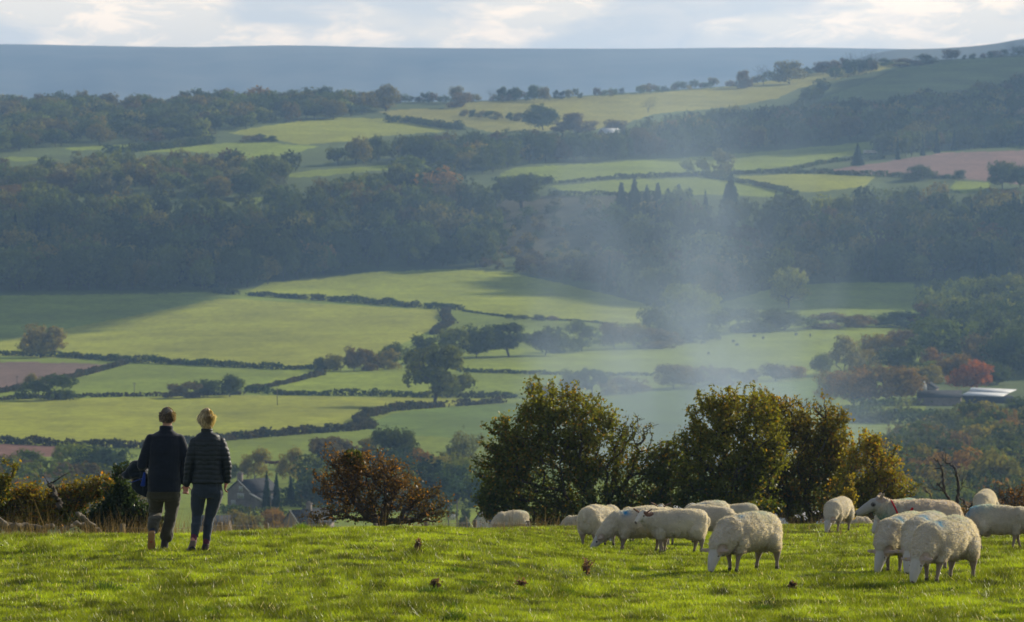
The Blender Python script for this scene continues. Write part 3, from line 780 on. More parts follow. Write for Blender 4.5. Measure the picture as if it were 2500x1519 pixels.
# ------------------------------------------------------------------ individually seen trees
TR = [
 (49,149,789,873,'round','ol','round olive brown tree standing alone on the long hedge'),
 (74,172,912,977,'bush','dk','dark green rounded tree beside the ploughed field, low over the thin hedge'),
 (64,94,911,950,'round','ol','small olive tree peeping out behind the dark rounded tree'),
 (405,434,936,971,'bush','br','small brownish shrub, first of the clump left of the walkers hedge end'),
 (430,484,931,972,'bush','br','rounded brown and green tree in the clump above the walkers'),
 (483,532,926,970,'round','dk','grey green tree in the middle of the clump above the walkers'),
 (530,590,914,969,'round','dk','tallest dark tree at the right end of the clump above the walkers'),
 (762,800,872,906,'bush','dk','small dark bush at the left end of the bushes left of the oak'),
 (796,842,864,906,'bush','ol','olive bush second in the row left of the oak'),
 (838,890,844,906,'round','br','rusty topped tree in the row left of the oak'),
 (882,922,852,905,'bush','br','brown bush in the row left of the oak'),
 (918,962,850,902,'bush','ol','olive round bush at the right of the row left of the oak'),
 (924,984,834,896,'round','dk','dark round tree standing behind the row left of the oak'),
 (985,1075,818,888,'bush','dk','broad dark bushy tree just behind the oak crown'),
 (1072,1132,798,876,'round','gr','green tree at the left of the tall tree line behind the oak'),
 (1125,1200,791,874,'round','dk','dark rounded tree in the tall tree line, behind the oak at its right'),
 (1196,1292,788,871,'oak','dk','wide dark tree with light gaps low in its crown in the tall tree line'),
 (1288,1372,796,868,'round','dk','broad dark tree in the middle of the tall tree line'),
 (1384,1456,781,858,'tall','dk','pointed dark tree standing above the tall tree line'),
 (1352,1398,825,862,'bush','dk','low dark bush between the broad and the pointed tree'),
 (1470,1530,786,852,'round','br','brownish round tree right of the pointed tree'),
 (1526,1572,788,850,'round','ol','dull olive tree at the right end of the tall tree line'),
 (1572,1640,740,842,'bush','dk','dark bush half veiled by smoke at the field edge'),
 (1560,1650,800,850,'bush','br','low brown bush in the thin smoke right of the tall tree line'),
 (1633,1742,692,800,'round','lg','big pale green round tree rising out of the smoke'),
 (1600,1650,722,790,'round','dk','dark tree left of the big pale green tree in the smoke'),
 (988,1128,842,992,'oak','gr','big spreading oak with a thick trunk in the middle of the valley'),
 (1366,1424,899,966,'round','gr','green tree above the left hawthorn, left of the pair'),
 (1418,1474,898,966,'oak','dk','dark gappy tree above the left hawthorn, right of the pair'),
 (1466,1496,925,966,'bush','ol','small olive bush beside the dark gappy tree'),
 (1490,1564,916,962,'bush','br','low spreading brown bush at the edge of the smoke'),
 (1290,1330,932,968,'round','dk','small dark tree showing over the top left of the big hawthorn'),
 (1318,1362,942,972,'bush','br','low brown shrub over the top of the big hawthorn'),
 (1606,1684,889,950,'round','br','brown rounded tree in smoke, first in the row above the second hawthorn'),
 (1680,1752,892,946,'bush','br','brown bush in smoke, second in the row above the second hawthorn'),
 (1750,1814,898,940,'bush','br','low brown bush in the middle of the smoky row'),
 (1812,1858,900,936,'bush','pu','purple brown low bush in the smoky row'),
 (1856,1930,886,930,'round','pu','rounded purple brown tree near the right of the smoky row'),
 (1926,1962,892,924,'bush','or','small orange bush ending the smoky row'),
 (1985,2030,862,920,'round','gr','green tree left of the tall pale tree at the field corner'),
 (2018,2096,816,916,'tall','pl','tall pale green tree at the corner of the long field'),
 (2102,2168,815,884,'round','yl','yellow green round tree right of the tall pale tree'),
 (2086,2136,852,905,'bush','ol','olive bush under the yellow green tree'),
 (2145,2238,844,915,'round','dk','dark round tree in front of the brown grove'),
 (2164,2230,804,862,'round','br','brown topped tree at the top left of the grove'),
 (2220,2362,776,886,'round','gr','very broad green tree with a brown top in the right grove'),
 (2252,2303,848,900,'round','or','rusty orange tree under the very broad green tree'),
 (2290,2362,864,935,'round','or','orange brown tree left of the scarlet tree'),
 (2328,2416,877,955,'round','rd','scarlet red rounded tree above the metal roofed barn'),
 (2030,2140,895,990,'round','or','left half of the orange topped grove behind the smoke edge'),
 (2110,2246,892,988,'round','or','broad orange topped tree left of the white chimney'),
 (2000,2060,905,985,'round','ol','olive tree at the smoky left end of the orange grove'),
 (2225,2296,892,945,'round','ol','olive round tree behind the white chimney'),
 (2255,2300,880,915,'bush','lg','small light green tree between the orange trees'),
 (2326,2410,674,765,'round','lg','pale green tree top left of the upper right grove'),
 (2290,2376,724,800,'round','lg','bright green sunlit round tree in the upper right grove'),
 (2366,2436,718,790,'round','gr','green tree right of the bright sunlit one'),
 (2400,2500,670,770,'round','gr','wide green tree at the right edge of the upper right grove'),
 (2416,2510,733,840,'round','dk','dark tree with a pale brown rim at the right edge'),
 (2358,2456,756,845,'round','gr','grey green tree in the middle of the right grove'),
 (2350,2430,815,900,'round','br','dark brown tree right of the very broad green tree'),
 (2415,2510,800,920,'round','dk','tall dark tree at the right edge above the scarlet tree'),
 (2400,2470,880,940,'bush','dk','dark bush right of the scarlet tree'),
 (2300,2350,690,740,'round','gr','small green tree on the left slope of the upper right grove'),
 (2225,2300,740,800,'bush','br','brown bush where the shaded field meets the grove'),
 (1992,2082,763,803,'bush','br','wide low brown hedge tree, left of three along the shaded field'),
 (2078,2140,766,800,'bush','br','small brown hedge tree, middle of three along the shaded field'),
 (2134,2220,757,798,'bush','dk','dark domed hedge tree, right of three along the shaded field'),
 (1890,1962,654,752,'round','lg','pale green tall tree standing out of the smoky wood'),
 (1740,1860,750,812,'bush','dk','dark smoky bushes below the wood'),
 (1850,1990,752,806,'bush','dk','dull brush in the smoke along the field edge'),
 (1640,1750,770,835,'bush','dk','dark bush at the foot of the pale green smoky tree'),
 (2175,2268,1070,1135,'bush','pu','purple brown bush left of the dead tree in the lower right valley'),
 (2262,2328,1064,1128,'bush','pu','second purple brown bush above the dead tree'),
 (2326,2444,1034,1112,'round','dk','broad dark tree right of the small green field'),
 (2436,2510,1015,1105,'round','or','orange topped tree at the right edge above the sheep'),
 (2342,2384,988,1036,'tall','or','small bright orange tree below the barn'),
 (2380,2432,992,1040,'round','gr','grey green round tree beside the small orange tree'),
 (2418,2464,986,1040,'round','gr','pale grey green round tree below the metal roof'),
 (2466,2520,968,1030,'round','dk','dark green tree at the right edge below the barn'),
 (2200,2276,1130,1215,'round','gr','soft green tree behind the bare dead tree, left'),
 (2262,2396,1088,1232,'round','or','large orange brown tree directly behind the bare dead tree'),
 (2382,2510,1092,1262,'round','ol','large dark olive tree at the lower right edge'),
 (2180,2260,1095,1150,'bush','br','brown bush at the right of the last hawthorn'),
 (2130,2200,1150,1230,'round','gr','green tree behind the smallest hawthorn'),
 (2300,2400,1180,1280,'bush','gr','green thicket low behind the dead tree'),
 (32,103,1096,1160,'round','gr','round topped green tree with a short trunk at the far left'),
 (-20,44,1108,1172,'bush','br','brown autumn bush at the left edge'),
 (44,80,1120,1166,'bush','pu','purplish shrub behind the round topped green tree'),
 (-30,40,1150,1230,'bush','lg','pale green shrub at the left edge near the dormer roof'),
 (125,152,1099,1145,'tall','gr','slim green tree left of the big leafy trees'),
 (146,232,1082,1160,'round','lg','tall light green tree with an open crown left of the walkers'),
 (200,318,1087,1172,'round','bl','wide dark blue green tree left of the man'),
 (116,206,1131,1195,'round','pu','reddish purple tree above the left hawthorn bushes'),
 (170,200,1132,1160,'bush','cn','small black green bush under the light green tree'),
 (284,336,1149,1235,'tall','or','orange tree seen just under the jacket the man carries'),
 (320,360,1180,1260,'bush','gr','dull green shrub behind the man'),
 (592,650,1092,1176,'tall','yl','ochre tree rising behind the stone house'),
 (684,730,1090,1180,'tall','yl','slim ochre tree right of the stone house'),
 (632,670,1150,1246,'cone','cn','pointed dark conical yew, left of the joined pair by the house'),
 (656,694,1152,1246,'cone','cn','rounded dark conical yew, right of the joined pair by the house'),
 (692,728,1162,1228,'cone','cn','smaller dark conical yew on a short trunk'),
 (546,580,1130,1178,'round','lg','soft green tree by the chimney of the stone house'),
 (545,602,1244,1300,'bush','ol','olive shrub in front of the stone house, left of the pair'),
 (590,650,1256,1302,'bush','ol','olive shrub in front of the stone house, right of the pair'),
 (644,702,1238,1300,'round','or','round orange tree in front of the stone house'),
 (722,740,1205,1232,'cone','cn','tiny clipped dark cone in the house garden'),
 (736,752,1195,1228,'bush','or','small orange garden shrub by the yews'),
 (740,790,1148,1235,'tall','bl','blue green tree left of the red hawthorn'),
 (780,850,1160,1250,'round','bl','blue green tree behind the red hawthorn, left'),
 (852,940,1160,1262,'round','bl','blue green tree behind the middle of the red hawthorn'),
 (930,1010,1150,1250,'round','gr','grey green tree behind the right of the red hawthorn'),
 (758,854,1066,1140,'oak','br','brown leaved spreading tree above the red hawthorn, left'),
 (856,920,1070,1130,'oak','ol','thin olive brown tree above the top of the red hawthorn'),
 (918,1014,1043,1160,'round','dk','big dark round tree with a rusty top right of the red hawthorn top'),
 (978,1056,1094,1185,'round','or','orange and green tree right of the big dark round tree'),
 (1040,1096,1114,1200,'round','ol','yellow olive tree right of the orange and green tree'),
 (1070,1112,1133,1240,'spire','bl','blue green spruce right of the red hawthorn'),
 (1106,1176,1050,1170,'tall','pl','pale willow like tree left of the big green hawthorn'),
 (1134,1180,1165,1240,'bush','bl','dark bush at the left foot of the big green hawthorn'),
 (1010,1080,1190,1270,'bush','bl','dark blue green bush right behind the red hawthorn'),
 (1120,1150,1240,1290,'bush','dk','low dark bush by the gabled cottage'),
 (1740,1800,1180,1290,'bush','bl','dim bush in thick smoke between the hawthorns'),
 (562,634,416,484,'round','dk','lone dark round tree in the clearing above the left wood'),
 (1293,1361,254,318,'round','dk','round dark tree standing alone in the high central pasture'),
 (1372,1446,276,335,'oak','br','brown rounded tree right of the round dark one in the high pasture'),
 (1560,1604,230,275,'bare','ol','thin grey tree alone on the high yellow pasture'),
 (1476,1524,292,332,'round','pu','pinkish brown tree by the high farm roof'),
 (905,982,207,272,'tall','ol','tall domed tree highest on the centre left skyline'),
 (1098,1126,210,250,'round','pl','pale upright tree on the central skyline'),
 (1100,1145,225,262,'bush','br','brown tree below the pale upright one on the skyline'),
 (1216,1246,212,244,'round','dk','rounded dark tree left of a pair on the central skyline'),
 (1238,1268,213,246,'round','dk','rounded dark tree right of a pair on the central skyline'),
 (1188,1215,215,243,'bare','ol','bare twiggy tree on the central skyline'),
 (1289,1318,208,246,'round','dk','windswept dark tree on the central skyline'),
 (1318,1342,212,248,'round','ol','small dark tree beside the windswept one'),
 (1836,1892,155,208,'bare','ol','big thin crowned tree on the rising right skyline'),
 (1890,1966,148,205,'tall','ol','group crown of thin trees on the rising right skyline'),
 (1795,1838,172,215,'bush','br','brown tree left of the thin crowned ones on the skyline'),
 (1990,2028,150,182,'round','br','rusty rounded tree on the right skyline'),
 (2028,2056,146,175,'round','br','second rusty tree on the right skyline, higher up'),
 (2062,2102,122,170,'bare','ol','left one of two large bare trees on the right skyline'),
 (2098,2150,118,168,'bare','ol','right and larger one of two large bare trees on the right skyline'),
 (2150,2174,142,160,'bush','dk','small dark bush right of the two bare trees'),
 (2186,2236,142,162,'bush','br','low brown bushes right of the small dark bush on the skyline'),
 (2246,2288,131,158,'bush','dk','dark domed bush on the right skyline'),
 (2307,2342,120,148,'round','br','round tree standing alone near the right end of the skyline'),
 (2350,2358,134,145,'bush','dk','tiny bush, first right of the lone round skyline tree'),
 (2368,2380,130,144,'bush','dk','tiny bush, second right of the lone round skyline tree'),
 (2396,2408,130,142,'bush','br','tiny bush in the thin row at the right skyline, left end'),
 (2408,2424,125,141,'bush','dk','small bush in the thin row at the right skyline'),
 (2424,2442,123,140,'bush','br','wider bush in the thin row at the right skyline'),
 (2442,2458,120,138,'bush','dk','small bush under the bare tree at the right end of the skyline'),
 (2458,2490,98,138,'bare','ol','bare upright tree at the right end of the skyline'),
 (2480,2512,112,138,'bush','dk','dark bush at the right end of the skyline'),
 (2222,2286,401,440,'bush','dk','dark rounded tree below the far brown field'),
 (2330,2353,414,442,'round','dk','small round tree on the edge of the far brown field'),
 (2420,2476,392,462,'round','dk','tall round tree in front of the far brown field'),
 (2462,2520,404,460,'round','dk','tree at the right edge in front of the far brown field'),
 (2070,2118,350,404,'cone','cn','dark pyramidal conifer by the white vehicles'),
 (1205,1345,424,510,'oak','dk','flat topped clump of dark trees left of the narrow upper field'),
 (1234,1252,766,780,'round','dk','first small round shrub on the thin hedge line'),
 (1262,1282,768,781,'bush','dk','second small round shrub on the thin hedge line'),
 (1300,1328,768,783,'bush','dk','widest small shrub on the thin hedge line'),
 (1343,1362,770,783,'bush','br','last small shrub on the thin hedge line'),
 (600,630,330,347,'bush','br','little brown bush below the high yellow meadow'),
 (650,672,330,346,'bush','dk','little dark bush below the high yellow meadow'),
 (614,646,326,346,'bush','dk','dark shrub in the row below the high yellow meadow'),
 (500,524,505,600,'tall','lg','slim sunlit green tree against the dark left wood'),
 (652,690,570,650,'tall','ol','sunlit olive tree standing out of the foot of the left wood'),
 (776,838,536,620,'tall','lg','sunlit pale green tree standing out of the dark left wood'),
 (528,560,605,665,'tall','or','slim sunlit orange tree low in the left wood'),
 (1735,1832,418,540,'spire','cn','tall dark spruce in the middle right wood'),
 (1478,1556,446,530,'spire','cn','first spruce below the narrow upper field'),
 (1508,1590,434,530,'spire','cn','taller spruce below the narrow upper field'),
 (1546,1612,452,530,'spire','cn','spruce in the row below the narrow upper field'),
 (1572,1640,446,530,'spire','cn','pointed spruce in the row below the narrow upper field'),
 (1600,1662,460,532,'spire','cn','small spruce in the row below the narrow upper field'),
 (1622,1692,450,532,'spire','cn','dark spruce in the row left of the tall one'),
 (1650,1718,456,532,'spire','cn','last spruce in the row left of the tall one'),
 (0,50,450,480,'bush','or','orange yellow bush at the left edge of the upper woods'),
]
for k in range(8):
    x0 = 1126 + k*20 + (k > 4)*8
    TR.append((x0, x0+rnd.choice((17,20,24)), 266+k*1.4, 284+k*2, 'bush', 'dk' if k % 2 else 'ol', 'small tree in the short row across the high central pasture', None, 'row of small trees in the high pasture'))
for e in TR:
    x0,x1,yt,yb,kd,tone,lab = e[:7]
    nm = {'bare':'bare_tree','spire':'spruce_tree','cone':'conical_yew','bush':'bushy_tree','oak':'broadleaf_tree'}.get(kd, 'broadleaf_tree')
    if 'yew' not in lab and kd == 'cone': nm = 'conifer_tree'
    tree(x0,x1,yt,yb,kd,tone,lab,nm, group=e[8] if len(e) > 8 else None)

# ------------------------------------------------------------------ woods
WOODS = [  # polygon, spacing (m), tree height range, mix, name/label
 ([(-600,712),(-600,470),(0,478),(60,470),(160,478),(350,480),(560,500),(640,505),(700,470),(850,425),(1000,405),(1120,440),(1200,500),(1215,600),(1230,655),(1100,652),(900,658),(760,680),(640,698),(520,712)], 12.5,(13,22),
   [('round','dk',6),('round','gr',5),('tall','gr',2),('round','ol',2.5),('round','br',.4),('round','or',.12),('spire','cn',.8)], 'the big dark left wood'),
 ([(-600,470),(-600,395),(0,398),(160,392),(350,378),(480,375),(600,388),(680,385),(780,372),(700,400),(680,432),(760,440),(700,470),(640,478),(575,476),(560,500),(350,480),(60,470)], 13.5,(8,16),
   [('round','ol',3),('round','gr',4),('bush','pl',2),('bush','lg',2),('round','or',.25),('round','br',.5)], 'the mixed upper left woods'),
 ([(-600,395),(-600,268),(0,270),(200,268),(440,264),(700,258),(900,254),(905,285),(700,300),(560,322),(500,345),(330,350),(150,358),(0,375)], 16.5,(7,15),
   [('round','dk',5),('round','gr',4),('bush','br',.8),('round','ol',3),('round','or',.15),('bush','lg',1)], 'the woods under the left skyline'),
 ([(190,440),(200,395),(400,385),(560,380),(575,400),(570,425),(400,440)], 8,(17,24), [('spire','cn',6),('spire','bl',1)], 'the dark conifer plantation on the upper left'),
 ([(780,360),(860,348),(1100,335),(1260,335),(1400,330),(1500,330),(1600,300),(1900,262),(1990,262),(2050,252),(2200,242),(2400,215),(2500,190),(3150,190),(3150,350),(2400,360),(2200,378),(2150,380),(2160,340),(1900,362),(1560,388),(1260,405),(1210,418),(1190,430),(1000,404),(960,398),(780,408)], 12.5,(11,18),
   [('round','dk',5),('round','gr',4),('round','ol',2),('round','br',1.5),('tall','dk',1)], 'the woods across the upper right'),
 ([(1000,404),(1190,430),(1215,500),(1120,440)], 11,(10,16), [('round','ol',2),('round','or',1),('round','gr',2)], 'the autumn trees between wood and narrow fields'),
 ([(1900,240),(1990,214),(2060,185),(2120,175),(2160,180),(2050,215),(1980,255),(1890,270)], 11,(9,15), [('round','dk',3),('round','br',1)], 'the belt of trees climbing the right hillside'),
 ([(1560,395),(1750,382),(1900,372),(2000,378),(1990,395),(1900,405),(1700,428),(1600,430)], 10,(9,14), [('bush','pl',3),('round','lg',2),('round','ol',1)], 'the pale scrubby wood between the narrow upper fields'),
 ([(2150,400),(2190,340),(2330,320),(2500,300),(2800,290),(2800,345),(2500,358),(2300,372)], 10,(12,18), [('round','dk',4),('spire','cn',3),('round','ol',1)], 'the dark wood above the far brown field'),
 ([(1480,500),(1600,480),(1940,484),(2110,458),(2340,472),(2500,455),(3150,455),(3150,700),(2340,690),(2050,690),(1900,700),(1760,740),(1600,748),(1480,716),(1400,690),(1440,640),(1560,560)], 13,(12,20),
   [('round','gr',5),('round','dk',4),('round','ol',2),('round','lg',1.4),('round','br',1),('tall','gr',1),('spire','cn',.8)], 'the hazy right slope wood'),
 ([(1480,520),(1500,470),(1600,472),(1760,478),(1860,484),(1840,540),(1600,560),(1500,600)], 9,(12,17), [('spire','cn',5),('round','dk',2)], 'the spruces below the narrow upper fields'),
 ([(1215,500),(1300,490),(1480,500),(1500,600),(1440,640),(1300,650),(1210,600)], 13,(4,7), [('bush','dk',3),('bush','ol',2),('bush','br',1)], 'the regrowth on the felled slope'),
 ([(1200,600),(1230,655),(1300,650),(1430,640),(1440,690),(1320,680),(1250,662),(1180,655)], 8,(4,8), [('bush','ol',2),('bush','br',2)], 'the scrub below the felled clearing'),
 ([(2260,700),(2340,692),(3150,690),(3150,925),(2440,925),(2430,880),(2380,830),(2260,800)], 11,(9,15), [('round','gr',4),('round','dk',4),('round','br',.7),('round','lg',1)], 'the grove on the right edge'),
 ([(2180,1130),(2260,1080),(2380,1060),(3150,1040),(3150,1330),(2100,1330),(2100,1200)], 8,(6,10), [('round','gr',4),('round','dk',4),('round','or',.5),('round','ol',2)], 'the thicket low in the valley at the right'),
 ([(-600,1290),(-600,1175),(0,1180),(140,1190),(340,1210),(340,1300)], 7,(4,7), [('bush','gr',3),('bush','br',2),('round','ol',1)], 'the garden shrubs low at the left'),
 ([(760,1190),(1060,1180),(1160,1200),(1160,1240),(1000,1250),(760,1240)], 8,(5,9), [('bush','bl',4),('round','bl',2),('round','gr',1)], 'the village trees behind the red hawthorn'),
]
SKY = {}
g = np.random.default_rng(77)
WT = []   # all wood trees: x(m), depth, z, width, height, kind, tone, wood, pixel size, order
for wi, (poly, sp, hr, mix, wlab) in enumerate(WOODS):
    pl = np.array(poly, float); xa, xb = pl[:,0].min(), pl[:,0].max(); ya, yb = pl[:,1].min(), pl[:,1].max()
    da = float(D((xa+xb)/2, yb)); db = float(D((xa+xb)/2, ya))
    area_w = (xb-xa)/F*(da+db)/2; n = int(area_w*(db-da)/(sp*sp)*3.0)
    dd = g.uniform(da, db, n); xs = g.uniform(xa, xb, n)
    yy = y_at(xs, dd); ok = inpoly(xs, yy, poly)
    if hr[0] >= 7:      # crowns must not stick out over the open ground behind the wood
        ok &= inpoly(xs, yy - .80*.5*(hr[0]+hr[1])/dd*F, poly) | (yy < ridge(xs) + 30)
    xs, yy = xs[ok], yy[ok]; W = G(xs, yy); grid = {}
    kinds = [m[:2] for m in mix]; pr = np.array([m[2] for m in mix]); pr = pr/pr.sum()
    cc = 0
    for i in range(len(xs)):
        X_, Y_, Z_ = W[i]; key = (int(X_//sp), int(Y_//sp)); bad = False
        for a in (-1,0,1):
            for b in (-1,0,1):
                for (u,v) in grid.get((key[0]+a,key[1]+b), ()):
                    if (u-X_)**2+(v-Y_)**2 < (sp*.82)**2: bad = True
        if bad: continue
        for (px_,py_,pr_) in PLACED:
            if abs(py_-Y_) < pr_+2 and abs(px_-X_) < pr_*.8: bad = True; break
        if bad: continue
        # nothing tall directly in front of the open fields' near edge
        grid.setdefault(key, []).append((X_,Y_)); kd, tone = kinds[g.choice(len(kinds), p=pr)]
        h = g.uniform(*hr); wd = h*g.uniform(.62,.95) if kd in ('round','oak') else h*g.uniform(.42,.6) if kd == 'tall' else h*g.uniform(.34,.46) if kd == 'spire' else h*g.uniform(.9,1.4)
        if kd == 'round': wd = max(wd, sp*.95)*g.uniform(.85,1.2)
        WT.append((X_,Y_,Z_,wd,h,kd,tone,wi,wd*h/(Y_*Y_)*1e6*(1+0*cc), yy[i]))
# skyline trees: an uneven line of crowns along the ridge
xs = -240.
while xs < 2060:
    if 230 < xs < 290 and False: pass
    y = float(ridge(xs)) + rnd.uniform(1, 6); p = G(xs, y)
    tall = rnd.uniform(6, 13)*(1.15 if 440 < xs < 620 or xs < 220 else .9 if xs < 980 else .62)
    kd = rnd.choice(['round','round','bush','tall','round'])
    wd = tall*rnd.uniform(.8,1.3) if kd != 'tall' else tall*.7
    WT.append((float(p[0]),float(p[1]),float(p[2]),wd,tall,kd,rnd.choice(['dk','dk','gr','br','ol']),99,1e-9,y))
    xs += wd/float(p[1])*F*rnd.uniform(.45,.95) + (rnd.random() < .10)*rnd.uniform(15,40)
# the ones that show largest in the open (front rows at the wood foot) become individuals
WT.sort(key=lambda t: -t[8])
front = []
for i, t in enumerate(WT):
    if t[7] == 99: continue
    # visible share: how far the ground falls away right in front (image rows to the wood's lower edge)
    poly = WOODS[t[7]][0]; px = CX + t[0]/t[1]*F
    below = inpoly(px, t[9]+9, poly) and inpoly(px, t[9]+4, poly)
    front.append((not bool(below), t[8], i))
front.sort(reverse=True)
inframe = lambda t: -20 < CX + t[0]/t[1]*F < 2520
N_IND = 104
chosen = set([i for f, s, i in front if f and inframe(WT[i]) and WOODS[WT[i][7]][4].startswith(('the big dark','the mixed','the woods under','the hazy','the woods across'))][:N_IND])
def put_tree(t, label, group, name):
    X_,Y_,Z_,wd,h,kd,tone = t[:7]
    v = rnd.randrange(len(VAR[kd])); mt, mc = VAR[kd][v]; c = np.array(TONES[tone])*rnd.uniform(.7,1.25)
    o = thing(name, label, 'tree', (X_,Y_,Z_), (0,0,0), (wd,wd,h), group); ry = rnd.uniform(0,6.28)
    a = link('trunk', mt, o); a.rotation_euler = (0,0,ry); b = link('crown', mc, o); b.rotation_euler = (0,0,ry); b.color = (*c,1)
for i in chosen:
    t = WT[i]; wl = WOODS[t[7]][4]
    col_w = {'dk':'dark green','gr':'green','ol':'olive','br':'brown','or':'orange','lg':'light green','pl':'pale green','cn':'dark','bl':'blue green'}[t[6]]
    kw = {'spire':'spruce','tall':'slender tree','bush':'bushy tree'}.get(t[5], 'rounded tree')
    put_tree(t, f'{col_w} {kw} in the front row of {wl}', f'{col_w} {kw}s in the front row of {wl}', 'spruce_tree' if t[5] == 'spire' else 'broadleaf_tree')
# everything else is the woodland mass
def merge(ts, name, label):
    Vs, Fs4, Fs3, Cs, MI4, MI3 = [], [], [], [], [], []; off = 0
    for t in ts:
        X_,Y_,Z_,wd,h,kd,tone = t[:7]; kd = kd if kd in FAR else 'round'
        tV,tF,cV,cF,cC = FAR[kd][rnd.randrange(len(FAR[kd]))]
        a = rnd.uniform(0,6.28); ca, sa = math.cos(a), math.sin(a)
        S = np.array([wd,wd,h]); R = np.array([[ca,sa,0],[-sa,ca,0],[0,0,1]])
        c = np.array(TONES[tone])*rnd.uniform(.5,1.15); c = c*np.array([rnd.uniform(.92,1.08),1,1])
        for (V,Fc,Cc,mi) in ((tV,tF,np.full((len(tV),3),.07),1),(cV,cF,cC*c,0)):
            Vs.append((V@R)*S+np.array([X_,Y_,Z_])); Cs.append(Cc)
            (Fs4 if Fc.shape[1] == 4 else Fs3).append(Fc+off); (MI4 if Fc.shape[1] == 4 else MI3).append(np.full(len(Fc), mi)); off += len(V)
    fl = []; mi = []
    if Fs4: fl.append(np.concatenate(Fs4)); mi.append(np.concatenate(MI4))
    if Fs3: fl.append(np.concatenate(Fs3)); mi.append(np.concatenate(MI3))
    o = link(name, mesh(name, np.concatenate(Vs), fl, [LEAF_TINT, BARK_FAR], mi=np.concatenate(mi), col=np.concatenate(Cs)), kind='stuff', label=label, category='woodland')
    return o
rest = [t for i, t in enumerate(WT) if i not in chosen]
for wi in sorted(set(t[7] for t in rest)):
    nm = 'skyline_woodland' if wi == 99 else 'woodland'
    lb = 'uneven line of autumn trees along the valley skyline' if wi == 99 else 'massed autumn trees of ' + WOODS[wi][4]
    merge([t for t in rest if t[7] == wi], nm, lb)
print('wood trees', len(WT), 'individual', len(chosen)+len(TR))
